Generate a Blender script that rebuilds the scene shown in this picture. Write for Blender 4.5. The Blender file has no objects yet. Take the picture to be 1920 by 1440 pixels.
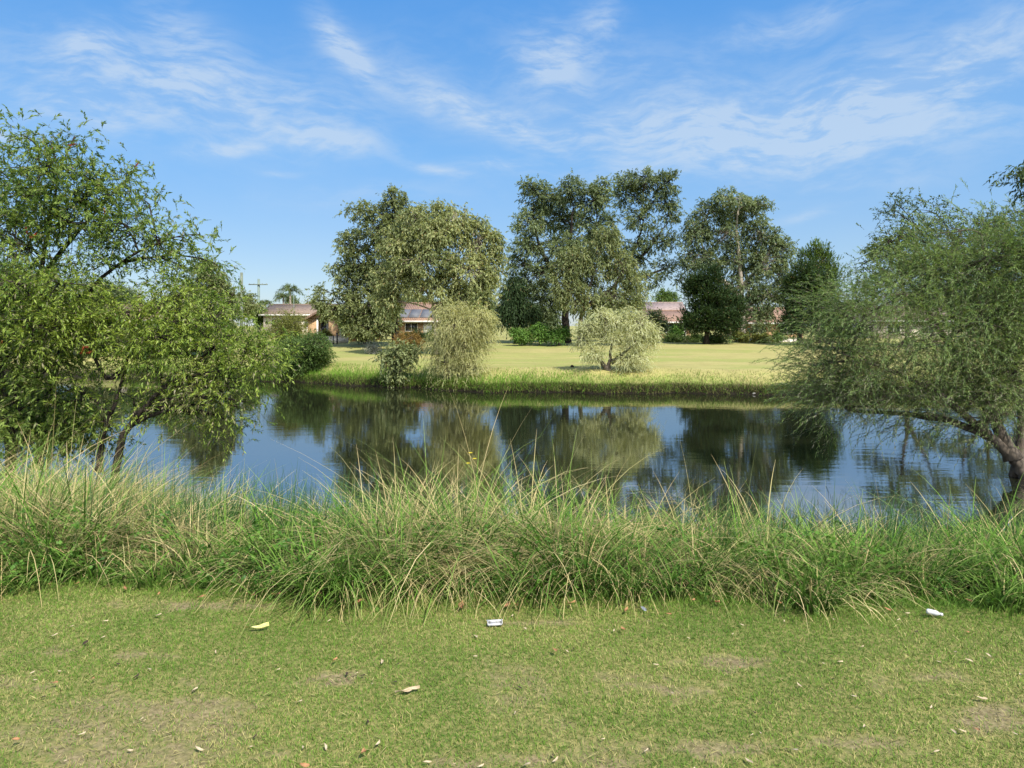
import bpy, math
import numpy as np
R = math.radians
C = bpy.context.scene.collection
S = bpy.context.scene

# ------------------------------------------------------------------ camera
CZ = 1.6            # eye height above the near lawn (lawn z = 0)
F, HY = 1297.0, 610.0   # focal length and horizon row for a 1920 x 1440 frame
WATER = -1.8
cam_d = bpy.data.cameras.new("camera")
cam = bpy.data.objects.new("camera", cam_d)
C.objects.link(cam)
cam.location = (0, 0, CZ)
cam.rotation_euler = (R(90), 0, 0)
cam_d.sensor_width = 36
cam_d.lens = F / 1920 * 36
cam_d.shift_y = -(720 - HY) / 1920
cam_d.clip_start, cam_d.clip_end = 0.1, 3000
S.camera = cam

# ------------------------------------------------------------------ light
SUN_EL, SUN_AZ = 51.0, 146.0      # azimuth clockwise from +Y (the view direction)
sd = bpy.data.lights.new("sun", "SUN")
sd.energy, sd.angle, sd.color = 3.7, R(0.6), (1.0, 0.95, 0.86)
sun = bpy.data.objects.new("sun", sd)
C.objects.link(sun)
sun.rotation_euler = (R(90 - SUN_EL), 0, R(180 - SUN_AZ))
S.view_settings.view_transform = "Standard"
S.view_settings.look = "None"
S.view_settings.exposure = 0.96
S.view_settings.gamma = 1.0
S.cycles.max_bounces = 7
S.cycles.diffuse_bounces = 3
S.cycles.glossy_bounces = 3
S.cycles.transmission_bounces = 4
S.cycles.use_denoising = True
S.cycles.caustics_reflective = False
S.cycles.caustics_refractive = False


class N:
    """tiny node-tree writer"""
    def __init__(s, tree):
        s.t = tree
    def new(s, typ, _in=None, **kw):
        n = s.t.nodes.new(typ)
        for k, v in kw.items():
            setattr(n, k, v)
        for k, v in (_in or {}).items():
            if isinstance(v, bpy.types.NodeSocket):
                s.t.links.new(v, n.inputs[k])
            else:
                n.inputs[k].default_value = v
        return n
    def math(s, op, a, b=0.0, c=0.0, clamp=False):
        n = s.new("ShaderNodeMath", {0: a, 1: b, 2: c}, operation=op)
        n.use_clamp = clamp
        return n.outputs[0]
    def mix(s, f, a, b, blend="MIX"):
        n = s.t.nodes.new("ShaderNodeMix")
        n.data_type, n.blend_type = "RGBA", blend
        for i, v in ((0, f), (6, a), (7, b)):
            if isinstance(v, bpy.types.NodeSocket):
                s.t.links.new(v, n.inputs[i])
            else:
                n.inputs[i].default_value = v if i == 0 else (tuple(v) + (1,))[:4]
        return n.outputs[2]
    def ramp(s, f, lo, hi):
        n = s.new("ShaderNodeMapRange", {0: f, 1: lo, 2: hi}, interpolation_type="SMOOTHSTEP")
        return n.outputs[0]
    def noise(s, vec, scale, detail=4, rough=0.55, dist=0.0):
        d = {"Scale": scale, "Detail": detail, "Roughness": rough, "Distortion": dist}
        if vec is not None:
            d["Vector"] = vec
        return s.new("ShaderNodeTexNoise", d).outputs[0]


def make_world():
    w = bpy.data.worlds.new("World")
    S.world = w
    w.use_nodes = True
    t = w.node_tree
    t.nodes.clear()
    n = N(t)
    sky = n.new("ShaderNodeTexSky", sky_type="NISHITA", sun_disc=False)
    sky.sun_elevation, sky.sun_rotation = R(SUN_EL), R(SUN_AZ)
    sky.altitude, sky.air_density, sky.dust_density, sky.ozone_density = 20, 1.0, 0.25, 3.0
    hsv = n.new("ShaderNodeHueSaturation", {"Hue": 0.503, "Saturation": 1.25, "Value": 1.1, "Color": sky.outputs[0]})
    d = n.new("ShaderNodeTexCoord").outputs["Generated"]
    x = n.new("ShaderNodeSeparateXYZ", {0: d})
    az = n.math("ARCTAN2", x.outputs[0], x.outputs[1])
    el = n.math("ARCSINE", x.outputs[2])
    v = n.new("ShaderNodeCombineXYZ", {0: az, 1: el, 2: 0.0}).outputs[0]
    # feathery streak noise in azimuth/elevation
    warp = n.new("ShaderNodeTexNoise", {"Vector": v, "Scale": 5.0, "Detail": 3.0}).outputs["Color"]
    vw = n.new("ShaderNodeVectorMath", {0: warp, 1: (0.5, 0.5, 0.5)}, operation="SUBTRACT").outputs[0]
    vw = n.new("ShaderNodeVectorMath", {0: vw, 3: 0.09}, operation="SCALE").outputs[0]
    v2 = n.new("ShaderNodeVectorMath", {0: v, 1: vw}, operation="ADD").outputs[0]

    def streak(rot, sc, off):
        m = n.new("ShaderNodeMapping", {0: v2, 1: (off, off * 1.7, off), 2: (0, 0, R(rot)), 3: sc})
        return n.noise(m.outputs[0], 1.0, 7, 0.60, 0.12)
    fa = streak(-12, (22, 74, 1), 5.3)
    sa = n.ramp(n.math("MULTIPLY_ADD", fa, 0.52, n.math("MULTIPLY", streak(-12, (6, 19, 1), 2.1), 0.48)), 0.38, 0.64)
    sb = n.ramp(n.math("MULTIPLY_ADD", streak(40, (26, 84, 1), 3.9), 0.48, n.math("MULTIPLY", streak(38, (9, 30, 1), 7.7), 0.52)), 0.38, 0.64)
    strokes = [  # px, py, half length, half width, angle (deg, + rises to the right), strength, noise
        (1520, 225, 430, 62, 7, .50, 0), (1260, 235, 240, 45, -4, .6, 0), (900, 215, 250, 36, -15, .85, 0),
        (1700, 165, 260, 60, 14, .6, 0), (330, 165, 240, 60, -8, .62, 1), (360, 70, 90, 50, -40, .6, 1),
        (640, 85, 70, 34, -55, 1.0, 1), (430, 285, 90, 15, 13, .9, 0), (610, 275, 105, 22, -6, .8, 1),
        (1030, 115, 60, 55, 50, .75, 1), (1120, 40, 50, 40, 60, .55, 1), (820, 330, 60, 12, -14, .7, 0),
        (930, 322, 70, 12, -2, .6, 0), (130, 205, 170, 40, -4, .6, 1), (1430, 300, 260, 36, 4, .5, 0),
        (10, 245, 50, 14, 0, .8, 0), (1500, 402, 60, 10, 14, .6, 0), (520, 322, 40, 7, 0, .5, 0),
        (1500, 30, 160, 30, 6, .5, 0), (700, 370, 200, 20, 3, .25, 0), (1640, 340, 120, 12, -4, .35, 0),
        (200, 90, 90, 30, 30, .5, 1), (1850, 60, 140, 40, 12, .4, 1), (760, 150, 120, 60, -20, .3, 1),
        (1500, 200, 420, 130, 6, .32, 0), (1150, 150, 260, 80, -10, .35, 1), (1780, 260, 260, 60, 5, .45, 0), (300, 200, 340, 90, -4, .34, 1), (560, 190, 150, 50, -20, .3, 1), (-700, 150, 500, 90, 6, .7, 0), (2700, 180, 500, 90, 6, .7, 0)]
    tot = None
    for px, py, hl, hw, ang, st, kind in strokes:
        a0 = math.atan((px - 960) / F)
        e0 = math.atan((HY - py) / F * math.cos(a0))
        k = math.cos(a0) ** 1.6 / F
        m = n.new("ShaderNodeMapping", {0: v2, 1: (a0, e0, 0), 2: (0, 0, R(ang)), 3: (hl * k, hw * k, 1)}, vector_type="TEXTURE")
        r = n.new("ShaderNodeVectorMath", {0: m.outputs[0], 1: m.outputs[0]}, operation="DOT_PRODUCT").outputs["Value"]
        g = n.math("EXPONENT", n.math("MULTIPLY", r, -1.1))
        nz = n.math("MULTIPLY_ADD", sb if kind else sa, 0.80, 0.20)
        g = n.math("MULTIPLY", n.math("MULTIPLY", g, st), nz)
        tot = g if tot is None else n.math("ADD", tot, g)
    veil = n.math("MULTIPLY", n.ramp(n.noise(v2, 3.0, 5, 0.6), 0.45, 0.8), 0.10)
    # clear-air colour by elevation (radiance before the background strength), blended over the physical sky
    rp = n.new("ShaderNodeValToRGB", {0: n.math("MULTIPLY", el, 2 / math.pi)})
    els = rp.color_ramp.elements
    stops = [(0.0, (1.65, 2.15, 2.8)), (0.07, (1.3, 2.05, 3.1)), (0.15, (0.88, 1.98, 3.55)), (0.29, (0.42, 1.50, 3.52)), (0.6, (0.22, 0.95, 2.8)), (1.0, (0.16, 0.75, 2.4))]
    while len(els) < len(stops):
        els.new(0.5)
    for e, (p0, c0) in zip(els, stops):
        e.position, e.color = p0, tuple(c / 4.0 for c in c0) + (1,)
    grad = n.mix(1.0, rp.outputs[0], (4.0, 4.0, 4.0), "MULTIPLY")
    clear = n.mix(0.78, hsv.outputs[0], grad)
    cover = n.math("MULTIPLY", n.math("ADD", tot, veil), 0.92)
    cover = n.math("MINIMUM", cover, 0.68)
    # unseen bright cloud added behind the viewer as fill light
    back = n.math("MULTIPLY", n.ramp(x.outputs[1], -0.05, -0.6), n.ramp(n.noise(d, 2.2, 5, 0.6), 0.30, 0.62))
    back = n.math("MULTIPLY", back, n.ramp(x.outputs[2], 0.02, 0.2))
    col = n.mix(cover, clear, (2.75, 3.3, 3.95))
    col = n.mix(n.math("MULTIPLY", back, 0.8), col, (11.0, 11.1, 11.2))
    bg = n.new("ShaderNodeBackground", {"Color": col, "Strength": 0.115})
    out = n.new("ShaderNodeOutputWorld", {0: bg.outputs[0]})


make_world()


# ------------------------------------------------------------------ helpers
def pt(px, py, d):
    """the place a distance d ahead that the photograph shows at pixel px, py"""
    return np.array([(px - 960) / F * d, d, CZ + (HY - py) / F * d])


def hash2(ix, iy, seed):
    h = (ix.astype(np.int64) * 374761393 + iy.astype(np.int64) * 668265263 + seed * 974634777) & 0xFFFFFFFF
    h = ((h ^ (h >> 13)) * 1274126177) & 0xFFFFFFFF
    return ((h ^ (h >> 16)) & 0xFFFFFF) / float(0xFFFFFF)


def vnoise(x, y, seed=0):
    x, y = np.asarray(x, float), np.asarray(y, float)
    ix, iy = np.floor(x), np.floor(y)
    fx, fy = x - ix, y - iy
    fx, fy = fx * fx * (3 - 2 * fx), fy * fy * (3 - 2 * fy)
    a, b = hash2(ix, iy, seed), hash2(ix + 1, iy, seed)
    c, d = hash2(ix, iy + 1, seed), hash2(ix + 1, iy + 1, seed)
    return (a * (1 - fx) + b * fx) * (1 - fy) + (c * (1 - fx) + d * fx) * fy


def fbm(x, y, seed=0, octv=4):
    s, a, t = 0, 0.5, 0
    for o in range(octv):
        s = s + a * vnoise(np.asarray(x) * 2 ** o, np.asarray(y) * 2 ** o, seed + o)
        t += a
        a *= 0.55
    return s / t


def sstep(a, b, x):
    t = np.clip((np.asarray(x, float) - a) / (b - a), 0, 1)
    return t * t * (3 - 2 * t)


def unit(v):
    return v / np.maximum(np.linalg.norm(v, axis=-1, keepdims=True), 1e-9)


class Geo:
    """collects triangles/quads (quads as 4, triangles as 3) with a per-vertex tint vector"""
    def __init__(s):
        s.V, s.T, s.Q, s.Tr, s.Qm, s.Tm, s.n = [], [], [], [], [], [], 0
    def add(s, V, Fc, tint=None, mat=0):
        V = np.asarray(V, float).reshape(-1, 3)
        Fc = np.asarray(Fc, int)
        if tint is None:
            tint = np.full((len(V), 3), 0.5)
        s.V.append(V)
        s.T.append(np.asarray(tint, float))
        if Fc.shape[1] == 4:
            s.Q.append(Fc + s.n); s.Qm.append(np.full(len(Fc), mat))
        else:
            s.Tr.append(Fc + s.n); s.Tm.append(np.full(len(Fc), mat))
        s.n += len(V)
        return s
    def box(s, x0, x1, y0, y1, z0, z1, mat=0):
        v = [(x, y, z) for z in (z0, z1) for y in (y0, y1) for x in (x0, x1)]
        f = [(0, 2, 3, 1), (4, 5, 7, 6), (0, 1, 5, 4), (2, 6, 7, 3), (0, 4, 6, 2), (1, 3, 7, 5)]
        return s.add(v, f, mat=mat)
    def slab(s, quad, thick, mat=0):
        """a quad (4 points, counter-clockwise from above) thickened downwards along its normal"""
        q = np.array(quad, float)
        nrm = unit(np.cross(q[1] - q[0], q[3] - q[0]))
        v = np.vstack([q, q - nrm * thick])
        f = [(0, 1, 2, 3), (7, 6, 5, 4), (0, 4, 5, 1), (1, 5, 6, 2), (2, 6, 7, 3), (3, 7, 4, 0)]
        return s.add(v, f, mat=mat)
    def prism(s, poly, y0, y1, mat=0):
        """polygon in x,z (counter-clockwise seen from -y) extruded from y0 to y1; fan triangulated"""
        p = np.array(poly, float)
        m = len(p)
        a = np.column_stack([p[:, 0], np.full(m, y0), p[:, 1]])
        b = np.column_stack([p[:, 0], np.full(m, y1), p[:, 1]])
        v = np.vstack([a, b])
        s.add(v, [(i, i + m, (i + 1) % m + m, (i + 1) % m) for i in range(m)], mat=mat)
        s.add(v, [(0, i, i + 1) for i in range(1, m - 1)] + [(m, m + i + 1, m + i) for i in range(1, m - 1)], mat=mat)
        return s
    def tube(s, P, rad, k=8, mat=0, cap=True):
        P = np.asarray(P, float)
        rad = np.broadcast_to(np.asarray(rad, float), (len(P),))
        s.tubes(P[None], rad[None], k, mat)
        if cap:
            base = s.n - len(P) * k
            for r in (0, len(P) - 1):
                c = s.V[-1][r * k:(r + 1) * k]
                fan = [(0, i, i + 1) for i in range(1, k - 1)]
                if r == 0:
                    fan = [f[::-1] for f in fan]
                s.Tr.append(np.array(fan) + base + r * k); s.Tm.append(np.full(len(fan), mat))
        return s
    def tubes(s, P, rad, k=3, mat=0, tint=None):
        """many tubes at once: P (n, m, 3), rad (n, m)"""
        n, m, _ = P.shape
        tan = unit(np.gradient(P, axis=1))
        ref = np.where(np.abs(tan[..., 2:3]) > 0.9, np.array([1.0, 0, 0]), np.array([0, 0, 1.0]))
        ref = ref[:, :1] * np.ones((1, m, 1))
        u = unit(np.cross(tan, ref))
        w = np.cross(tan, u)
        a = np.arange(k) / k * 2 * np.pi
        V = P[:, :, None] + rad[:, :, None, None] * (u[:, :, None] * np.cos(a)[:, None] + w[:, :, None] * np.sin(a)[:, None])
        i = np.arange(n)[:, None, None] * m * k + np.arange(m - 1)[None, :, None] * k
        j = np.arange(k)[None, None, :]
        j2 = (j + 1) % k
        Q = np.stack([i + j, i + j2, i + j2 + k, i + j + k], -1).reshape(-1, 4)
        T = None
        if tint is not None:
            T = np.repeat(tint, m * k, axis=0)
        return s.add(V.reshape(-1, 3), Q, T, mat)
    def build(s, name, mats, parent=None, loc=None, smooth=False):
        me = bpy.data.meshes.new(name)
        V = np.concatenate(s.V)
        org = np.zeros(3) if loc is None else np.asarray(loc, float)
        V = V - org
        T = np.concatenate(s.T)
        Q = np.concatenate(s.Q) if s.Q else np.zeros((0, 4), int)
        Tr = np.concatenate(s.Tr) if s.Tr else np.zeros((0, 3), int)
        me.vertices.add(len(V))
        me.vertices.foreach_set("co", V.astype(np.float32).ravel())
        loops = np.concatenate([Q.ravel(), Tr.ravel()]).astype(np.int32)
        me.loops.add(len(loops))
        me.loops.foreach_set("vertex_index", loops)
        me.polygons.add(len(Q) + len(Tr))
        ls = np.concatenate([np.arange(len(Q)) * 4, len(Q) * 4 + np.arange(len(Tr)) * 3]).astype(np.int32)
        me.polygons.foreach_set("loop_start", ls)
        mi = np.concatenate(s.Qm + s.Tm).astype(np.int32)
        if not isinstance(mats, (list, tuple)):
            mats = [mats]
        for m in mats:
            me.materials.append(m)
        me.polygons.foreach_set("material_index", mi)
        if smooth:
            me.polygons.foreach_set("use_smooth", np.ones(len(mi), bool))
        at = me.attributes.new("tint", "FLOAT_VECTOR", "POINT")
        at.data.foreach_set("vector", T.astype(np.float32).ravel())
        me.update(calc_edges=True)
        me.validate()
        o = bpy.data.objects.new(name, me)
        C.objects.link(o)
        if parent is not None:
            o.parent = parent
        elif loc is not None:
            o.location = org
        return o


def thing(name, label, cat, loc=(0, 0, 0), rz=0.0, group=None):
    o = bpy.data.objects.new(name, None)
    o.empty_display_size = 0.3
    C.objects.link(o)
    o.location = tuple(float(c) for c in loc)
    o.rotation_euler = (0, 0, rz)
    return tag(o, label, cat, group)


def tag(o, label=None, cat=None, group=None, kind=None):
    for k, v in (("label", label), ("category", cat), ("group", group), ("kind", kind)):
        if v:
            o[k] = v
    return o


# ------------------------------------------------------------------ materials
MATS = {}


def mat_base(name):
    m = bpy.data.materials.new(name)
    m.use_nodes = True
    m.node_tree.nodes.clear()
    n = N(m.node_tree)
    return m, n


def leaf_mat(name, c1, c2, trans=0.35, rough=0.5, c3=None, spec=0.2):
    """two leaf colours mixed per leaf and per clump; tint.z picks the third (dry) colour"""
    m, n = mat_base(name)
    a = n.new("ShaderNodeAttribute", attribute_name="tint").outputs["Vector"]
    x = n.new("ShaderNodeSeparateXYZ", {0: a}).outputs
    f = n.math("ADD", n.math("MULTIPLY", x[0], 0.5), n.math("MULTIPLY", x[1], 0.5))
    f = n.ramp(f, 0.15, 0.85)
    col = n.mix(f, c1, c2)
    col = n.mix(x[2], col, c3 or (0.30, 0.22, 0.10))
    p = n.new("ShaderNodeBsdfPrincipled", {"Base Color": col, "Roughness": rough, "Specular IOR Level": spec})
    tcol = n.mix(1.0, col, (1.15, 1.1, 0.55), "MULTIPLY")
    tr = n.new("ShaderNodeBsdfTranslucent", {"Color": tcol})
    mx = n.new("ShaderNodeMixShader", {0: trans, 1: p.outputs[0], 2: tr.outputs[0]})
    n.new("ShaderNodeOutputMaterial", {0: mx.outputs[0]})
    return m


def grass_mat(name, g1, g2, dry1, dry2, base, trans=0.3):
    """tint = (random, position along the blade, dryness)"""
    m, n = mat_base(name)
    a = n.new("ShaderNodeAttribute", attribute_name="tint").outputs["Vector"]
    x = n.new("ShaderNodeSeparateXYZ", {0: a}).outputs
    green = n.mix(x[0], g1, g2)
    green = n.mix(n.math("MULTIPLY", n.ramp(x[1], 0.60, 0.05), 0.85), green, base)  # blade foot darkened: dead thatch brown, plus shade put into the colour
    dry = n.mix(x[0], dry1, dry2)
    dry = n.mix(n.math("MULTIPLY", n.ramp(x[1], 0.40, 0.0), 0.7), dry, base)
    col = n.mix(x[2], green, dry)
    p = n.new("ShaderNodeBsdfPrincipled", {"Base Color": col, "Roughness": 0.65, "Specular IOR Level": 0.12})
    tr = n.new("ShaderNodeBsdfTranslucent", {"Color": col})
    mx = n.new("ShaderNodeMixShader", {0: trans, 1: p.outputs[0], 2: tr.outputs[0]})
    n.new("ShaderNodeOutputMaterial", {0: mx.outputs[0]})
    return m


def solid_mat(name, c1, c2=None, scale=6.0, rough=0.8, spec=0.3, bump=0.0, stretch=(1, 1, 1), metal=0.0):
    m, n = mat_base(name)
    co = n.new("ShaderNodeTexCoord").outputs["Object"]
    v = n.new("ShaderNodeMapping", {0: co, 3: stretch}).outputs[0]
    f = n.noise(v, scale, 6, 0.6)
    c2 = c2 or tuple(c * 0.75 for c in c1)
    col = n.mix(n.ramp(f, 0.35, 0.65), c1, c2)
    d = {"Base Color": col, "Roughness": rough, "Specular IOR Level": spec, "Metallic": metal}
    if bump:
        d["Normal"] = n.new("ShaderNodeBump", {"Strength": bump, "Distance": 0.03, "Height": f}).outputs[0]
    p = n.new("ShaderNodeBsdfPrincipled", d)
    n.new("ShaderNodeOutputMaterial", {0: p.outputs[0]})
    return m


def brick_mat(name, c1, c2, mortar):
    m, n = mat_base(name)
    co = n.new("ShaderNodeTexCoord").outputs["Object"]
    x = n.new("ShaderNodeSeparateXYZ", {0: co}).outputs
    v = n.new("ShaderNodeCombineXYZ", {0: n.math("ADD", x[0], x[1]), 1: x[2], 2: 0.0}).outputs[0]
    b = n.new("ShaderNodeTexBrick", {"Vector": v, "Color1": c1 + (1,), "Color2": c2 + (1,), "Mortar": mortar + (1,), "Scale": 1.0,
                                     "Mortar Size": 0.006, "Brick Width": 0.23, "Row Height": 0.086})
    st = n.noise(co, 0.8, 4)
    col = n.mix(n.math("MULTIPLY", n.ramp(st, 0.4, 0.7), 0.25), b.outputs[0], tuple(c * 0.6 for c in c1))
    p = n.new("ShaderNodeBsdfPrincipled", {"Base Color": col, "Roughness": 0.85})
    n.new("ShaderNodeOutputMaterial", {0: p.outputs[0]})
    return m


def tile_mat(name, c1, c2):
    m, n = mat_base(name)
    co = n.new("ShaderNodeTexCoord").outputs["Object"]
    w = n.new("ShaderNodeTexWave", {"Vector": co, "Scale": 1.6, "Distortion": 0.4, "Detail": 2.0}, wave_type="BANDS", bands_direction="X")
    f = n.noise(co, 2.5, 5)
    col = n.mix(n.ramp(f, 0.35, 0.7), c1, c2)
    bp = n.new("ShaderNodeBump", {"Strength": 0.6, "Distance": 0.05, "Height": w.outputs[1]})
    p = n.new("ShaderNodeBsdfPrincipled", {"Base Color": col, "Roughness": 0.75, "Normal": bp.outputs[0]})
    n.new("ShaderNodeOutputMaterial", {0: p.outputs[0]})
    return m


def bark_mat(name, c1, c2):
    return solid_mat(name, c1, c2, scale=9, rough=0.9, spec=0.2, bump=0.8, stretch=(1, 1, 0.22))


M = dict(
    bark_dark=bark_mat("bark_dark", (0.045, 0.036, 0.028), (0.02, 0.016, 0.013)),
    bark_grey=bark_mat("bark_grey", (0.17, 0.14, 0.11), (0.075, 0.06, 0.046)),
    bark_pale=bark_mat("bark_pale", (0.42, 0.37, 0.30), (0.24, 0.20, 0.155)),
    bottle=leaf_mat("bottlebrush_leaf", (0.085, 0.155, 0.034), (0.31, 0.41, 0.105), 0.52, 0.45, c3=(0.32, 0.28, 0.19)),
    bottle_y=leaf_mat("bottlebrush_leaf_bright", (0.11, 0.195, 0.032), (0.38, 0.48, 0.095), 0.5, 0.45, c3=(0.34, 0.30, 0.20)),
    wispy=leaf_mat("needle_leaf", (0.075, 0.145, 0.042), (0.28, 0.39, 0.125), 0.42, 0.5, c3=(0.28, 0.26, 0.19)),
    sparse=leaf_mat("small_dark_leaf", (0.05, 0.085, 0.025), (0.13, 0.18, 0.05), 0.35, 0.45),
    gum=leaf_mat("gum_leaf", (0.15, 0.195, 0.08), (0.46, 0.49, 0.235), 0.45, 0.4, c3=(0.30, 0.22, 0.10)),
    gum_dark=leaf_mat("dark_gum_leaf", (0.085, 0.125, 0.060), (0.27, 0.33, 0.175), 0.45, 0.38),
    gum_mid=leaf_mat("mid_gum_leaf", (0.11, 0.145, 0.060), (0.31, 0.35, 0.155), 0.42, 0.4),
    cypress=leaf_mat("cypress_leaf", (0.02, 0.042, 0.014), (0.055, 0.095, 0.028), 0.2, 0.6),
    bush_green=leaf_mat("bush_leaf", (0.06, 0.11, 0.028), (0.17, 0.25, 0.065), 0.35, 0.5),
    bush_olive=leaf_mat("olive_bush_leaf", (0.12, 0.14, 0.035), (0.25, 0.26, 0.065), 0.3, 0.5),
    pale=leaf_mat("pale_weeping_leaf", (0.42, 0.45, 0.25), (0.67, 0.69, 0.43), 0.42, 0.5, c3=(0.42, 0.36, 0.24)),
    pale_dull=leaf_mat("dull_weeping_leaf", (0.31, 0.33, 0.145), (0.58, 0.57, 0.28), 0.45, 0.5, c3=(0.36, 0.29, 0.18)),
    hedge=leaf_mat("hedge_leaf", (0.07, 0.15, 0.03), (0.18, 0.32, 0.065), 0.3, 0.5),
    rust=leaf_mat("rusty_leaf", (0.16, 0.11, 0.03), (0.30, 0.19, 0.06), 0.3, 0.5),
    greyleaf=leaf_mat("grey_leaf", (0.20, 0.21, 0.17), (0.38, 0.38, 0.31), 0.2, 0.6),
    palm=leaf_mat("palm_leaf", (0.06, 0.10, 0.035), (0.16, 0.21, 0.08), 0.3, 0.4),
    red_flower=leaf_mat("bottlebrush_flower", (0.32, 0.035, 0.02), (0.48, 0.10, 0.05), 0.2, 0.6),
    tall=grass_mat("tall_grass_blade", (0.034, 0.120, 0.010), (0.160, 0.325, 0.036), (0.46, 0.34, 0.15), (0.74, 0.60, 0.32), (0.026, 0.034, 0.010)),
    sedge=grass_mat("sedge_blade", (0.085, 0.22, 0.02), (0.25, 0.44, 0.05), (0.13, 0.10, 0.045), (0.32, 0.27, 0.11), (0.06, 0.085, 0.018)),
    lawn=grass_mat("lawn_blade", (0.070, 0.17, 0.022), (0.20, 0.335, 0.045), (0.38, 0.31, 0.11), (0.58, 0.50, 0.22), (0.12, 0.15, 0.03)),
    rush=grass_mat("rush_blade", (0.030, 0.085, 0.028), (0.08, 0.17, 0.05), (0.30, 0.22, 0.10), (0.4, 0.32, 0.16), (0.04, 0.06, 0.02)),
    cover=leaf_mat("ground_cover_leaf", (0.045, 0.12, 0.018), (0.13, 0.26, 0.04), 0.35, 0.45),
    white=solid_mat("white_plastic", (0.58, 0.58, 0.58), (0.46, 0.46, 0.47), 20, 0.4, 0.5),
    dryleaf=solid_mat("dry_leaf", (0.36, 0.19, 0.09), (0.24, 0.11, 0.05), 30, 0.8, 0.2),
    paleleaf=solid_mat("pale_dry_leaf", (0.48, 0.39, 0.26), (0.34, 0.26, 0.16), 30, 0.8, 0.2),
    darkleaf=solid_mat("dark_leaf", (0.05, 0.035, 0.025), (0.03, 0.02, 0.015), 30, 0.8, 0.2),
    yellowleaf=solid_mat("yellow_leaf", (0.66, 0.62, 0.26), (0.52, 0.46, 0.14), 40, 0.7, 0.2),
    timber=solid_mat("weathered_timber", (0.19, 0.22, 0.16), (0.11, 0.125, 0.10), 5, 0.9, 0.2, 0.3, (3, 3, 0.3)),
    timber_pale=solid_mat("green_treated_timber", (0.20, 0.26, 0.225), (0.14, 0.18, 0.16), 5, 0.9, 0.2, 0.3, (3, 3, 0.3)),
    dark_metal=solid_mat("dark_metal", (0.05, 0.05, 0.055), None, 5, 0.5),
    grey_metal=solid_mat("grey_metal", (0.30, 0.32, 0.34), None, 5, 0.5),
    brick=brick_mat("orange_brick", (0.45, 0.28, 0.135), (0.37, 0.215, 0.10), (0.44, 0.37, 0.28)),
    brick_tan=brick_mat("tan_brick", (0.42, 0.24, 0.12), (0.34, 0.19, 0.10), (0.42, 0.35, 0.26)),
    render_cream=solid_mat("cream_render", (0.66, 0.58, 0.47), (0.58, 0.50, 0.40), 2, 0.9),
    trim=solid_mat("white_trim", (0.74, 0.72, 0.68), (0.64, 0.62, 0.58), 3, 0.6),
    glass=solid_mat("window_glass", (0.03, 0.035, 0.04), (0.05, 0.055, 0.06), 1.0, 0.08, 0.6),
    curtain=solid_mat("pale_curtain", (0.50, 0.52, 0.56), (0.36, 0.38, 0.42), 3, 0.9, 0.2, 0, (6, 6, 0.2)),
    tile_brown=tile_mat("brown_roof_tile", (0.24, 0.15, 0.105), (0.16, 0.10, 0.07)),
    tile_terra=tile_mat("terracotta_roof_tile", (0.33, 0.20, 0.13), (0.24, 0.145, 0.095)),
    tile_red=tile_mat("red_roof_tile", (0.29, 0.18, 0.125), (0.21, 0.125, 0.09)),
    tile_grey=tile_mat("greyish_roof_tile", (0.33, 0.25, 0.22), (0.24, 0.18, 0.155)),
    tile_dusty=tile_mat("dusty_roof_tile", (0.235, 0.17, 0.125), (0.17, 0.12, 0.09)),
    panel=solid_mat("solar_panel", (0.15, 0.155, 0.165), (0.11, 0.115, 0.125), 1.0, 0.6, 0.2),
    rock=solid_mat("pale_rock", (0.36, 0.35, 0.31), (0.22, 0.2, 0.18), 6, 0.9, 0.2, 0.6),
    concrete=solid_mat("pale_concrete", (0.62, 0.57, 0.49), (0.50, 0.45, 0.38), 2, 0.9),
    hivis=solid_mat("yellow_paint", (0.70, 0.42, 0.03), (0.6, 0.34, 0.02), 8, 0.6),
    paleblue=solid_mat("pale_blue_paint", (0.42, 0.52, 0.55), (0.34, 0.43, 0.46), 8, 0.6),
    flower_y=solid_mat("yellow_petal", (0.75, 0.62, 0.04), (0.65, 0.5, 0.03), 30, 0.6),
)


# ------------------------------------------------------------------ terrain
def near_edge(x):          # where the mown lawn ends and the long grass begins
    return 4.06 - 0.07 * np.clip(x, -8, 8)


def near_shore(x):
    return np.interp(x, [-70, -32, -20, -8.5, -3.5, 0, 4, 7.2, 9.2, 14, 22, 45, 70], [52, 48, 22, 12.4, 10.4, 9.7, 9.2, 9.6, 12.2, 20, 27, 34, 40])


def far_shore(x):
    return np.interp(x, [-70, -40, -30, -14, -8, -1.6, 12.8, 30, 50], [52, 50, 47, 42, 38.6, 35.3, 33.9, 33.2, 33]) + 0.5 * np.sin(x * 0.9) * 0.5 + 0.25 * np.sin(x * 2.3 + 1)


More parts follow.
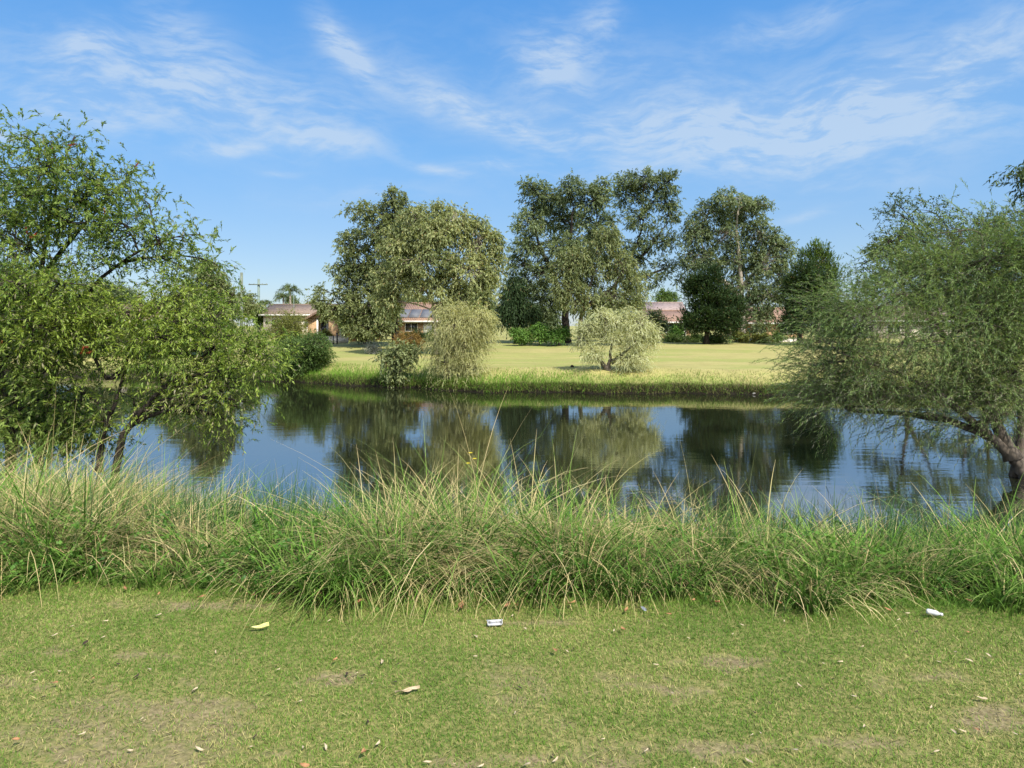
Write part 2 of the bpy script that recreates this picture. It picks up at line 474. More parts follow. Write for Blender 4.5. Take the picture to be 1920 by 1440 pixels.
def height(x, y):
    x, y = np.asarray(x, float), np.asarray(y, float)
    ne, ns, fs = near_edge(x), near_shore(x), far_shore(x)
    t = np.clip((y - ne) / (ns - ne), 0, 1.4)
    zn = -1.8 * (0.45 * t + 0.55 * sstep(0, 1, np.clip(t, 0, 1)) + 0.0)
    zn = np.where(t > 1, -1.8 - (t - 1) * 2.0, zn)
    s = y - fs
    zf = np.where(s < 0, -1.8 + s * 0.35, -1.8 + 0.38 * sstep(0, 0.5, s) + 0.67 * sstep(0.3, 3.3, s))
    zf = zf + np.where(s > 1.0, 0.80 * sstep(0.5, 1, np.clip((s + 30) / 62, 0, 1)) * 1.0 - 0.0, 0) * sstep(1.0, 6, s) * 1.0
    zf = np.minimum(zf, 0.0 + 0.0 * zf)
    inside = (y > ns) & (y < fs)
    z = np.where(y <= ns, zn, np.where(y >= fs, zf, np.maximum(-2.6, np.maximum(zn, zf))))
    # where near and far shores have met there is no pond: a plain bank
    nopond = ns >= fs - 0.5
    z = np.where(nopond, np.where(y < ns, zn, zf), z)
    und = (fbm(x * 0.35, y * 0.35, 5) - 0.5) * 0.10 * sstep(2, 12, np.abs(y - 20)) + (fbm(x * 2.2, y * 2.2, 9) - 0.5) * 0.03
    return z + und * np.where(inside, 0.0, 1.0)


WORN = [(120, 1345, 190, 30), (640, 1262, 70, 12), (1080, 1250, 120, 20), (1380, 1240, 70, 14), (1250, 1278, 120, 18), (1680, 1290, 140, 24), (1000, 1412, 150, 22),
        (1360, 1405, 120, 20), (1560, 1395, 110, 24), (870, 1422, 90, 14), (1880, 1350, 70, 26), (400, 1132, 130, 9), (220, 1224, 150, 12), (1000, 1158, 160, 7), (500, 1405, 90, 16), (60, 1285, 120, 12)]


def worn(x, y):
    """how far the lawn is worn through to soil and thatch"""
    w = 0
    for px, py, rx, ry in WORN:
        d = CZ * F / (py - HY)
        sx, sy = rx / F * d, ry * d * d / (CZ * F)
        wob = (fbm(x * 4 + px, y * 6, 91) - .5) * 3.6 + (fbm(x * 14, y * 18 + px, 92) - .5) * 2.0
        r = np.sqrt(((x - (px - 960) / F * d) / sx) ** 2 + ((y - d) / sy) ** 2) + wob
        w = np.maximum(w, 0.66 * (1 - sstep(-0.2, 1.5, r)))
    return np.maximum(w, 0.55 * sstep(.46, .72, fbm(x * 1.4 + 7, y * 2.2, 21)) * sstep(.5, 1.0, near_edge(x) - y))


def make_ground():
    ys = np.concatenate([np.linspace(-400, -10, 14), np.linspace(-8, 1.5, 12), np.linspace(1.7, 4.6, 90), np.linspace(4.66, 12.5, 80), np.linspace(12.8, 32, 40),
                         np.linspace(32.3, 44, 70), np.linspace(44.5, 75, 40), np.linspace(78, 140, 18), np.linspace(160, 1500, 16)])
    xs = np.concatenate([np.linspace(-1500, -90, 14), np.linspace(-80, -26, 24), np.linspace(-25, -9, 36), np.linspace(-8.8, -4.6, 30), np.linspace(-4.5, 4.5, 150), np.linspace(4.6, 8.8, 30),
                         np.linspace(9, 25, 36), np.linspace(26, 80, 24), np.linspace(90, 1500, 14)])
    X, Y = np.meshgrid(xs, ys)
    Z = height(X, Y)
    nx, ny = len(xs), len(ys)
    V = np.stack([X, Y, Z], -1).reshape(-1, 3)
    i = np.arange(ny - 1)[:, None] * nx + np.arange(nx - 1)[None]
    Q = np.stack([i, i + 1, i + 1 + nx, i + nx], -1).reshape(-1, 4)
    ne, ns, fs = near_edge(X), near_shore(X), far_shore(X)
    near = 1 - sstep(0.0, 0.35, Y - ne)
    far = sstep(0.5, 1.1, Y - fs)
    T = np.stack([near, far, worn(X, Y) * near], -1).reshape(-1, 3)
    m, n = mat_base("ground")
    a = n.new("ShaderNodeAttribute", attribute_name="tint").outputs["Vector"]
    x = n.new("ShaderNodeSeparateXYZ", {0: a}).outputs
    co = n.new("ShaderNodeTexCoord").outputs["Object"]
    soil = n.mix(n.noise(co, 14, 6, 0.7), (0.030, 0.024, 0.014), (0.085, 0.066, 0.038))
    wet = n.ramp(n.new("ShaderNodeSeparateXYZ", {0: co}).outputs[2], -1.35, -1.62)
    soil = n.mix(wet, soil, (0.014, 0.011, 0.007))
    # thatch and bare earth under the near lawn
    th = n.mix(n.ramp(n.noise(co, 38, 5, 0.7), 0.35, 0.7), (0.105, 0.125, 0.032), (0.26, 0.23, 0.085))
    bare = n.ramp(n.math("ADD", x[2], n.math("MULTIPLY", n.math("SUBTRACT", n.noise(co, 16, 6, 0.75), 0.5), 1.5)), 0.10, 0.85)
    th = n.mix(n.math("MULTIPLY", bare, 0.9), th, n.mix(n.ramp(n.noise(co, 55, 5, 0.75), 0.3, 0.7), (0.085, 0.062, 0.034), (0.30, 0.235, 0.135)))
    # far mown lawn: straw and green in long soft bands
    st = n.new("ShaderNodeMapping", {0: co, 3: (0.05, 0.22, 1)}).outputs[0]
    f1 = n.ramp(n.noise(st, 1.4, 7, 0.65), 0.42, 0.58)
    fl = n.mix(f1, (0.325, 0.29, 0.108), (0.235, 0.26, 0.07))
    f2 = n.noise(co, 1.1, 8, 0.72)
    fl = n.mix(n.math("MULTIPLY", n.ramp(f2, 0.38, 0.68), 0.65), fl, (0.25, 0.225, 0.085))
    fl = n.mix(n.math("MULTIPLY", n.ramp(n.noise(co, 7, 5, 0.75), 0.45, 0.75), 0.35), fl, (0.44, 0.39, 0.19))
    col = n.mix(x[0], soil, th)
    col = n.mix(x[1], col, fl)
    bp = n.new("ShaderNodeBump", {"Strength": 0.25, "Distance": 0.02, "Height": n.noise(co, 60, 5, 0.7)})
    p = n.new("ShaderNodeBsdfPrincipled", {"Base Color": col, "Roughness": 0.95, "Specular IOR Level": 0.15, "Normal": bp.outputs[0]})
    n.new("ShaderNodeOutputMaterial", {0: p.outputs[0]})
    g = Geo().add(V, Q, T)
    tag(g.build("ground", m, smooth=True), "grassed ground falling to the pond and rising to a far mown field", "ground", kind="structure")


def make_water():
    m, n = mat_base("pond_water")
    co = n.new("ShaderNodeTexCoord").outputs["Object"]
    v1 = n.new("ShaderNodeMapping", {0: co, 2: (0, 0, R(8)), 3: (0.55, 2.6, 1)}).outputs[0]
    v2 = n.new("ShaderNodeMapping", {0: co, 2: (0, 0, R(-20)), 3: (1.6, 6.5, 1)}).outputs[0]
    h = n.math("ADD", n.math("MULTIPLY", n.noise(v1, 1.0, 3, 0.5), 1.0), n.math("MULTIPLY", n.noise(v2, 1.3, 3, 0.55), 0.30))
    calm = n.ramp(n.noise(co, 0.16, 3, 0.5), 0.35, 0.65)
    stg = n.math("MULTIPLY_ADD", calm, 0.026, 0.012)
    bp = n.new("ShaderNodeBump", {"Strength": stg, "Distance": 0.10, "Height": h})
    p = n.new("ShaderNodeBsdfPrincipled", {"Base Color": (0.012, 0.014, 0.007, 1), "Roughness": 0.025, "IOR": 5.5,
                                           "Specular IOR Level": 0.5, "Normal": bp.outputs[0]})
    n.new("ShaderNodeOutputMaterial", {0: p.outputs[0]})
    xs, ys = np.linspace(-60, 60, 61), np.linspace(5, 54, 50)
    X, Y = np.meshgrid(xs, ys)
    V = np.stack([X, Y, np.full_like(X, WATER)], -1).reshape(-1, 3)
    i = np.arange(49)[:, None] * 61 + np.arange(60)[None]
    Q = np.stack([i, i + 1, i + 62, i + 61], -1).reshape(-1, 4)
    tag(Geo().add(V, Q).build("pond_water", m, smooth=True), "dark still pond water mirroring the trees and sky", "water", kind="structure")


make_ground()
make_water()


# ------------------------------------------------------------------ grass
def blades(g, P, az, lean, bend, L, W, seg, rnd, dry, rng, mat=0, dtip=1.0):
    """ribbons: lean = start angle from vertical, bend = extra angle gained to the tip"""
    n = len(P)
    d = np.stack([np.cos(az), np.sin(az), np.zeros(n)], -1)
    sz = rng.uniform(0, 2 * np.pi, n)
    side = np.stack([-np.sin(az + 0.8 * np.sin(sz)), np.cos(az + 0.8 * np.sin(sz)), np.zeros(n)], -1)
    pos = P.copy()
    V = np.zeros((n, seg + 1, 2, 3))
    T = np.zeros((n, seg + 1, 2, 3))
    for s in range(seg + 1):
        t = s / seg
        w = W * (1.0 - 0.92 * t ** 1.6) * 0.5 * (0.75 + 0.25 * min(1, t * 4))
        V[:, s, 0] = pos - side * w[:, None]
        V[:, s, 1] = pos + side * w[:, None]
        T[:, s, :, 0] = rnd[:, None]
        T[:, s, :, 1] = t
        T[:, s, :, 2] = np.clip(np.clip(dry, 0, 1) * (dtip + (1 - dtip) * sstep(0.12, 0.6, t)) + (0.35 * rnd * sstep(0.6, 1, t) if dtip < 0.6 else 0), 0, 1)[:, None]
        a = lean + bend * (t + 0.5 / seg)
        pos = pos + (d * np.sin(a)[:, None] + np.array([0, 0, 1.0]) * np.cos(a)[:, None]) * (L / seg)[:, None]
    i = np.arange(n)[:, None] * (seg + 1) * 2 + np.arange(seg)[None] * 2
    Q = np.stack([i, i + 1, i + 3, i + 2], -1).reshape(-1, 4)
    g.add(V.reshape(-1, 3), Q, T.reshape(-1, 3), mat)


def scatter(rng, n, x0, x1, y0, y1, keep):
    x = rng.uniform(x0, x1, n)
    y = rng.uniform(y0, y1, n)
    k = keep(x, y) > rng.random(n)
    return x[k], y[k]


def tuft_scatter(rng, ntuft, per, spread, x0, x1, y0, y1, keep):
    x, y = scatter(rng, ntuft, x0, x1, y0, y1, keep)
    idx = np.repeat(np.arange(len(x)), per)
    px = x[idx] + rng.normal(0, spread, len(idx))
    py = y[idx] + rng.normal(0, spread, len(idx))
    return px, py, idx, len(x)


def clump_height(x, y):
    """how tall the long grass grows along the bank"""
    h = np.interp(x, [-9, -5.0, -3.6, -2.7, -1.9, -1.3, -0.6, 0.6, 1.6, 2.2, 2.9, 4, 9], [1.10, 1.10, 1.05, 0.88, 0.66, 0.93, 1.06, 1.05, 0.98, 0.84, 0.78, 0.80, 0.86])
    far = 1 + 0.55 * sstep(7.0, 9.5, y) * sstep(-4.2, -6.0, x)
    return h * far * (0.70 + 0.60 * fbm(x * 1.3, y * 1.3, 31))


def make_long_grass():
    rng = np.random.default_rng(11)
    edge = lambda x: near_edge(x) + 0.62 * (fbm(x * 1.3, x * 0 + 1, 77) - 0.5) + 0.22 * (fbm(x * 6, x * 0 + 4, 78) - .5)
    inbank = lambda x, y: ((y > edge(x)) & (y < near_shore(x) + 0.25)).astype(float)
    drymap = lambda x, e: np.interp(x, [-9, -4, -2.5, -2.1, -1.85, -1.4, -1.1, 0, 1.3, 2.0, 9], [.9, .92, .86, .42, .08, .05, .70, .82, .74, .30, .26]) * sstep(0.15, 0.8, e)

    def tussocks(g, x, y, per, rad, hmul, wlo, whi, dryf, leanmul, bendlo, bendhi, dtip, lodge):
        nt = len(x)
        idx = np.repeat(np.arange(nt), per)
        n = len(idx)
        a = rng.uniform(0, 2 * np.pi, n)
        r = np.sqrt(rng.random(n)) * (rad * rng.uniform(.6, 1.4, nt))[idx]
        px, py = x[idx] + r * np.cos(a), y[idx] + r * np.sin(a)
        flow = fbm(x * 0.55 + 20, y * 0.55, 61) * 11.0
        az = a + rng.normal(0, .55, n)
        lod = (rng.random(nt) < lodge)[idx]                # whole tussocks laid over by the wind
        az = np.where(lod, flow[idx] + rng.normal(0, .45, n), az)
        e = py - edge(px)
        front = 1 - sstep(0.0, 0.45, e)
        az = np.where(rng.random(n) < 0.35 * front, -np.pi / 2 + rng.normal(0, .8, n), az)
        ht = (rng.normal(1.0, 0.16, nt) * clump_height(x, y))[idx]
        L = ht * hmul * rng.uniform(0.5, 1.12, n) * (1 - 0.38 * front)
        lean = np.abs(rng.normal(0.08, 0.14, n)) + leanmul * r / rad * (1 - .5 * front) + np.where(lod, rng.uniform(.15, .6, n) * (1 - .7 * front), 0)
        L = L * (1 - .25 * front)
        bend = rng.uniform(bendlo, bendhi, n)
        zone = np.clip(rng.normal(0.45, 0.20, nt), 0, 1)[idx]
        k = (e > -0.12) & (py < near_shore(px) + .3)
        P = np.stack([px, py, height(px, py) - 0.02], -1)
        dry = dryf(nt, x, y)[idx] if True else 0
        d = (rng.random(n) < dry) * rng.uniform(0.65, 1.0, n)
        d = np.maximum(d, 0.10 * rng.random(n))
        q = k
        blades(g, P[q], az[q], lean[q], bend[q], L[q], rng.uniform(wlo, whi, n)[q], 7, np.clip(zone + rng.normal(0, .14, n), 0, 1)[q], d[q], rng, dtip=dtip)

    # tussocks of broad green blades, some of them dead
    g = Geo()
    x, y = scatter(rng, 4000, -9.5, 9.8, 3.4, 12.5, lambda x, y: inbank(x, y) * np.interp(y, [3.4, 6.0, 8, 12.5], [1, .9, .5, .4]))
    def dryf(nt, x, y):
        return np.clip((rng.random(nt) < 0.5 * drymap(x, y - edge(x))) * rng.uniform(.45, .95, nt) + 0.07, 0, 1)
    tussocks(g, x, y, 46, 0.15, 0.93, 0.0060, 0.0140, dryf, 0.30, 0.5, 2.2, 0.3, 0.35)
    # low filler between the tussocks
    x, y = scatter(rng, 4200, -9.5, 9.8, 3.4, 8.5, inbank)
    tussocks(g, x, y, 16, 0.15, 0.55, 0.004, 0.009, lambda nt, x, y: np.full(nt, .12), 0.35, 0.5, 2.2, 0.5, 0.2)
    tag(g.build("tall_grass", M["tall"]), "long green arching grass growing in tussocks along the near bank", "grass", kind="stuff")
    # dry straw: tangled, bent over, lying on top of the green
    g = Geo()
    x, y = scatter(rng, 7200, -9.5, 9.8, 3.9, 11.5, lambda x, y: inbank(x, y) * 1.5 * drymap(x, y - edge(x)) * np.interp(y, [4, 6.5, 8, 12.5], [1, 1, .5, .3]))
    tussocks(g, x, y, 46, 0.20, 1.06, 0.0038, 0.0080, lambda nt, x, y: np.full(nt, .95), 0.42, 1.1, 3.3, 0.75, 0.8)
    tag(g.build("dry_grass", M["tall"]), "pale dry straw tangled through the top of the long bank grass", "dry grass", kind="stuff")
    # single tall stalks standing above the rest
    g = Geo()
    x, y = scatter(rng, 150, -8, 8.5, 4.8, 8.5, lambda x, y: inbank(x, y) * 0.75)
    n = len(x)
    P = np.stack([x, y, height(x, y)], -1)
    L = clump_height(x, y) * rng.uniform(0.95, 1.4, n)
    blades(g, P, rng.uniform(0, 2 * np.pi, n), rng.uniform(0, 0.2, n), rng.uniform(0, 0.9, n), L, np.full(n, 0.0048), 6, rng.random(n), rng.uniform(0.2, 0.95, n), rng)
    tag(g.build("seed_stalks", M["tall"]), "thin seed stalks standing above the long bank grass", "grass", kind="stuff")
    # dark rushes at the waterline
    g = Geo()
    x, y, idx, nt = tuft_scatter(rng, 900, 20, 0.07, -3.6, 8.6, 4.9, 9.6,
                                 lambda x, y: inbank(x, y) * np.interp(x, [-4, -2.9, -2.4, -1.7, -1.2, 1.0, 2.0, 3.2, 5.5, 9], [0, .5, 1, 1, .25, .12, .6, .9, .7, .5]))
    n = len(x)
    P = np.stack([x, y, np.minimum(height(x, y), 0) - 0.02], -1)
    L = rng.uniform(0.5, 1.0, n) * np.interp(y, [5, 7, 9.6], [0.82, 1.0, 1.1])
    blades(g, P, rng.uniform(0, 6.28, n), np.abs(rng.normal(0.06, 0.1, n)), np.abs(rng.normal(0.2, 0.35, n)), L, rng.uniform(0.006, 0.011, n), 5,
           rng.random(n), (rng.random(n) < 0.08) * 0.8, rng)
    tag(g.build("rushes", M["rush"]), "dark upright rushes at the near waterline", "rushes", kind="stuff")
    # leafy ground cover at the foot of the grass
    g = Geo()
    x, y = scatter(rng, 9000, -7, 7.5, 3.4, 5.6,
                   lambda x, y: inbank(x, y) * np.interp(x, [-7, -3.4, -2.6, -.9, -.2, .8, 2.2, 7], [.6, .7, 1, 1, .55, .14, .22, .35]) * np.interp(y - edge(x), [0, .5, 1.1], [1, .8, .1])
                   * sstep(.35, .6, fbm(x * 1.4, y * 1.4, 83)))
    n = len(x)
    hgt = rng.uniform(0.02, 0.42, n) * (0.30 + 0.70 * sstep(0, 0.5, y - edge(x)))
    P = np.stack([x, y, height(x, y) + hgt], -1)
    d = unit(rng.normal(0, 1, (n, 3)) * [1, 1, 0.35] + [0, -0.35, 0.25])
    sprigs(g, P, d, rng.uniform(0.06, 0.18, n), 0.25, 9, 0.034, 0.023, 1.0, rng, rng.random(n), wpos=0.4)
    tag(g.build("ground_cover", M["cover"]), "low leafy creeper spreading along the foot of the long grass", "ground cover", kind="stuff")


def sprigs(g, start, d, L, grav, k, ll, lw, splay, rng, ct, mat=0, dry=0.0, wpos=0.45, stem=0.0, stem_mat=1, curl=0.12, t0=0.12, droop=0.0):
    """leaves strung along drooping twigs; ct = per-twig clump tint"""
    n = len(start)
    t = t0 + (1 - t0) * (np.arange(k)[None] + rng.random((n, k))) / k
    grav = np.broadcast_to(np.asarray(grav, float), (n,))
    Ld = (d * L[:, None])[:, None]
    down = np.array([0, 0, -1.0])
    pos = start[:, None] + Ld * t[..., None] + down * (grav * L)[:, None, None] * (t ** 2)[..., None]
    tan = unit(d[:, None] + down * (2 * grav)[:, None, None] * t[..., None])
    r = rng.normal(0, 1, (n, k, 3))
    perp = unit(r - (r * tan).sum(-1, keepdims=True) * tan)
    sp = splay * rng.uniform(0.5, 1.25, (n, k, 1))
    ax = unit(tan * np.cos(sp) + perp * np.sin(sp) + down * droop)
    ln = ll * rng.uniform(0.55, 1.2, (n, k, 1))
    w = unit(np.cross(ax, rng.normal(0, 0.55, (n, k, 3)) + [0, 0, 1.0])) * (lw * 0.5) * rng.uniform(0.7, 1.2, (n, k, 1))
    mid = pos + ax * ln * wpos
    tip = pos + ax * ln + down * curl * ln
    V = np.stack([pos, mid - w, tip, mid + w], 2).reshape(-1, 3)
    Q = np.arange(n * k)[:, None] * 4 + np.arange(4)[None]
    T = np.zeros((n, k, 3))
    T[..., 0] = rng.random((n, k))
    T[..., 1] = ct[:, None]
    T[..., 2] = (rng.random((n, k)) < dry) * rng.uniform(0.5, 1, (n, k))
    g.add(V, Q, np.repeat(T.reshape(-1, 3), 4, axis=0), mat)
    if stem > 0:
        ts = np.linspace(0, 1, 4)[None, :, None]
        Pp = start[:, None] + Ld * ts + down * (grav * L)[:, None, None] * ts ** 2
        rad = np.broadcast_to(stem * np.array([1, .8, .6, .3])[None], (n, 4))
        g.tubes(Pp, rad, 3, stem_mat)


def make_lawn_grass():
    rng = np.random.default_rng(5)
    g = Geo()
    bare = worn
    dens = lambda x, y: (y < near_edge(x) + 0.35) * np.clip(1.0 - 1.15 * bare(x, y) * (.35 + 1.3 * vnoise(x * 16, y * 16, 4)), 0.12, 1) * np.interp(np.abs(x) / np.maximum(y, .5), [0.75, 1.1], [1, .55])
    x, y = scatter(rng, 800000, -5.2, 5.2, 1.5, 4.9, dens)
    n = len(x)
    P = np.stack([x, y, height(x, y) - 0.002], -1)
    patch = fbm(x * 1.7, y * 2.2, 51)
    # greener beside the long grass, more straw towards the viewer
    dr = np.interp(near_edge(x) - y, [0, .5, 1.2, 2.2], [0.08, 0.11, 0.22, 0.36]) + (patch - 0.5) * 0.9 + .35 * bare(x, y)
    dry = (rng.random(n) < dr) * rng.uniform(0.5, 1, n)
    L = rng.uniform(0.010, 0.030, n) * np.interp(near_edge(x) - y, [-.3, 0, .3], [2.2, 1.35, 1.0])
    blades(g, P, rng.uniform(0, 6.28, n), rng.uniform(0.1, 1.1, n), rng.uniform(0.1, 1.0, n), L, rng.uniform(0.0020, 0.0040, n), 2,
           np.clip(rng.normal(0.5, 0.28, n) + (patch - .5) * .8, 0, 1), dry, rng)
    # cut clippings and bits of straw lying flat
    x, y = scatter(rng, 15000, -5, 5, 1.6, 4.2, lambda x, y: (y < near_edge(x)) * (0.25 + 0.75 * bare(x, y)))
    n = len(x)
    blades(g, np.stack([x, y, height(x, y) + rng.uniform(.008, .022, n)], -1), rng.uniform(0, 6.28, n), rng.uniform(1.3, 1.6, n), rng.uniform(-.2, .3, n), rng.uniform(.015, .06, n),
           rng.uniform(.002, .005, n), 2, rng.random(n), rng.uniform(.7, 1, n), rng)
    tag(g.build("lawn_grass", M["lawn"]), "short worn lawn grass with straw patches in front of the pond", "lawn grass", kind="stuff")


def make_far_bank_grass():
    rng = np.random.default_rng(8)
    g = Geo()
    n0 = 60000
    x = rng.uniform(-26, 26, n0)
    s = rng.uniform(0.0, 1.0, n0) ** 1.4 * 3.2
    keep = rng.random(n0) < np.interp(s, [0, .12, .3, 1.6, 3.2], [.05, .3, 1, .8, .2]) * (0.35 + 0.9 * fbm(x * 0.8, s, 3))
    x, s = x[keep], s[keep]
    y = far_shore(x) + s
    n = len(x)
    z = height(x, y)
    hx = np.interp(x, [-26, -15, -11, -8, -3, -1.5, 0, 4, 5.5, 9, 13, 26], [.6, .6, .5, .65, .6, .5, .55, .48, .34, .34, .30, .4]) * (.45 + 1.1 * fbm(x * 1.6, s * 1.2, 13))
    L = 0.66 * hx * rng.uniform(0.5, 1.25, n) * np.interp(s, [0, 1.2, 3.2], [1.0, 1.0, .4])
    dryx = np.interp(x, [-26, -10, -3, 3, 6, 14], [.18, .12, .15, .10, .55, .65])
    dry = (rng.random(n) < dryx + np.interp(s, [0, .25, .5, 2.2, 3.2], [.6, .35, 0.0, .0, .35])) * rng.uniform(.4, .95, n)
    blades(g, np.stack([x, y, z - 0.03], -1), rng.uniform(0, 6.28, n), np.abs(rng.normal(.15, .2, n)), np.abs(rng.normal(.6, .6, n)), L,
           rng.uniform(.010, .026, n), 3, np.clip(rng.normal(.55, .3, n), 0, 1), dry, rng)
    # dead and living blades hanging over the cut bank towards the water
    n = 15000
    x = rng.uniform(-26, 26, n)
    k = rng.random(n) < .25 + 1.1 * fbm(x * 1.1, x * 0 + 2, 17)
    x = x[k]
    n = len(x)
    s = rng.uniform(.08, .55, n)
    y = far_shore(x) + s
    blades(g, np.stack([x, y, height(x, y) - .01], -1), -np.pi / 2 + rng.normal(0, .7, n), rng.uniform(.2, 1.0, n), rng.uniform(.8, 2.2, n), rng.uniform(.18, .5, n),
           rng.uniform(.010, .024, n), 4, np.clip(rng.normal(.4, .3, n), 0, 1), (rng.random(n) < np.interp(x, [-10, 0, 4, 12], [.45, .4, .65, .7])) * rng.uniform(.5, 1, n), rng)
    tag(g.build("far_bank_grass", M["sedge"]), "bright green sedge fringing the far shore of the pond", "sedge", kind="stuff")


make_long_grass()
make_lawn_grass()
make_far_bank_grass()


# ------------------------------------------------------------------ trees
def bez(a, b, c, n):
    t = np.linspace(0, 1, n)[:, None]
    return (1 - t) ** 2 * a + 2 * t * (1 - t) * b + t ** 2 * c


DENS = 2.0


def tree(name, label, cat, d, trunks, blobs, leaf, bark, seed, clumps=1.0, spr=9, k=8, ll=0.2, lw=0.07, slen=0.55, grav=0.45, splay=0.7,
         r0=0.22, up=0.25, depth=0.8, group=None, dry=0.02, stem=0.0, droop=0.15, csig=0.35, limb=True, twig=0.02, density=1.0, upd=0.0,
         parts=("trunk", "crown"), base=None, sway=(0, 0, 0), jit=0.75, tw0=0.55, uneven=0.0):
    """trunks: lists of (px, py[, distance offset]); blobs: (px, py, rx, ry[, distance offset[, weight]]) in photograph pixels at distance d"""
    rng = np.random.default_rng(seed)
    TR = [np.array([pt(p[0], p[1], d + (p[2] if len(p) > 2 else 0)) for p in tr]) for tr in trunks]
    if base is None:
        b = TR[0][0]
        gz = float(height(b[0], b[1])) - 0.08
        base = np.array([b[0], b[1], gz])
    for tr in TR:
        gz = float(height(tr[0][0], tr[0][1])) - 0.08
        if tr is TR[0] or tr[0][2] < gz + 0.35:
            tr[0][2] = min(tr[0][2], gz)
    root = thing(name, label, cat, base, group=group)
    wood, crown = Geo(), Geo()
    nodes, nrad = [], []
    for tr in TR:
        # smooth the trunk line a little
        tt = np.linspace(0, len(tr) - 1, 4 * (len(tr) - 1) + 1)
        sm = np.stack([np.interp(tt, np.arange(len(tr)), tr[:, c]) for c in range(3)], -1)
        sm[1:-1] = (sm[:-2] + sm[1:-1] * 2 + sm[2:]) / 4
        sm[1:] += rng.normal(0, 0.05 * r0 * 2, (len(sm) - 1, 3)) * [1, 1, 0.3]
        rr = r0 * (1 - 0.84 * np.linspace(0, 1, len(sm)) ** 0.8)
        rr[0] *= 1.35
        wood.tube(sm, rr, 9)
        nodes.append(sm); nrad.append(rr)
        r0 *= 0.8
    ND = np.concatenate(nodes); NR = np.concatenate(nrad)
    for bl in blobs:
        px, py, rx, ry = bl[:4]
        off = bl[4] if len(bl) > 4 else rng.normal(0, 0.25) * rx / F * d
        wgt = bl[5] if len(bl) > 5 else 1.0
        bdry = bl[6] if len(bl) > 6 else dry
        D = d + off
        c = pt(px, py, D)
        rad = np.array([rx / F * D, rx / F * D * depth, ry / F * D])
        lo = ND[:, 2] <= c[2] + 0.3 * rad[2]
        cand = np.where(lo)[0] if lo.any() else np.arange(len(ND))
        dist = np.linalg.norm(ND[cand] - c, axis=1) + 0.25 * np.abs(ND[cand][:, 2] - (c[2] - rad[2]))
        a = cand[np.argmin(dist)]
        A = ND[a]
        mid = (A + c) / 2 + np.array([0, 0, 0.18 * np.linalg.norm(c - A)]) + rng.normal(0, 0.08, 3) * np.linalg.norm(c - A)
        L = bez(A, mid, c + [0, 0, rad[2] * 0.2], 7)
        if limb:
            wood.tube(L, np.linspace(min(NR[a] * 0.75, 0.05 + 0.02 * np.linalg.norm(c - A)), twig, 7), 6)
        wgt *= 1 + uneven * rng.uniform(-1, 1)
        vol = (rad[0] * rad[2]) ** 0.8
        nc = max(3, int(clumps * wgt * vol * 10 * DENS))
        u = unit(rng.normal(0, 1, (nc, 3)))
        rr = rng.uniform(0.35, 1.0, (nc, 1)) ** 0.7
        cc = c + u * rr * rad
        # twigs to each clump
        s = L[rng.integers(3, 7, nc)]
        tm = np.linspace(0, 1, 5)[None, :, None]
        mid = (s + cc) / 2 + rng.normal(0, 0.08, (nc, 3)) * np.linalg.norm(cc - s, axis=1)[:, None] + [0, 0, 0.03]
        P = (1 - tm) ** 2 * s[:, None] + 2 * tm * (1 - tm) * mid[:, None] + tm ** 2 * cc[:, None]
        rt = twig * np.array([1, .8, .6, .42, .25])[None] * np.ones((nc, 1))
        wood.tubes(P, rt, 4)
        ct = np.clip(rng.normal(0.5, 0.24, nc) + rng.normal(0, 0.17), 0, 1)
        ns = max(2, int(spr * density))
        i = np.repeat(np.arange(nc), ns)
        tt = rng.uniform(tw0, 1.0, len(i))[:, None]
        st = (1 - tt) ** 2 * s[i] + 2 * tt * (1 - tt) * mid[i] + tt ** 2 * cc[i]
        st = st + rng.normal(0, csig, (len(i), 3)) * slen * [1, 1, 0.8]
        dr = unit(0.7 * u[i] + rng.normal(0, jit, (len(i), 3)) + [0, 0, up] + np.asarray(sway))
        if upd:
            dr = unit(dr + [0, 0, upd])
        sprigs(crown, st, dr, slen * rng.uniform(0.55, 1.25, len(i)), grav * rng.uniform(0.25, 1.6, len(i)), k, ll, lw, splay, rng,
               np.clip(ct[i] + rng.normal(0, 0.08, len(i)), 0, 1), dry=bdry, stem=stem, droop=droop)
    wood.build(parts[0], bark, root, base, smooth=True)
    crown.build(parts[1], [leaf, bark], root, base)
    return root


def bush(name, label, d, px, py, rx, ry, leaf, seed, ll=0.16, lw=0.06, lobes=7, group=None, cat="bush", off=0, bark=None, dense=1.0, slen=0.45, k=8, spr=8, grav=0.3,
         dry=0.02, basey=None, depth=0.9, splay=0.8):
    """a rounded shrub of several unequal lobes"""
    rng = np.random.default_rng(seed + 900)
    bl = []
    for q in range(lobes):
        a = rng.uniform(0, 6.28)
        r = rng.uniform(0.25, 0.62)
        bl.append((px + np.cos(a) * r * rx, py - np.sin(a) * r * ry, rx * rng.uniform(0.38, 0.6), ry * rng.uniform(0.38, 0.6), rng.normal(0, .35) * rx / F * d, 1.0))
    bl.append((px, py, rx * 0.75, ry * 0.75, 0, 1.0))
    by = basey or py + ry
    tr = [[(px, by), (px - rx * .1, py)], [(px + rx * .08, by), (px + rx * .3, py)]]
    return tree(name, label, cat, d + off, tr, bl, leaf, bark or M["bark_grey"], seed, clumps=1.6 * dense, spr=spr, k=k, ll=ll, lw=lw, slen=slen, grav=grav, splay=splay,
                r0=0.05 * max(0.6, rx / F * d), group=group, dry=dry, twig=0.012, depth=depth)


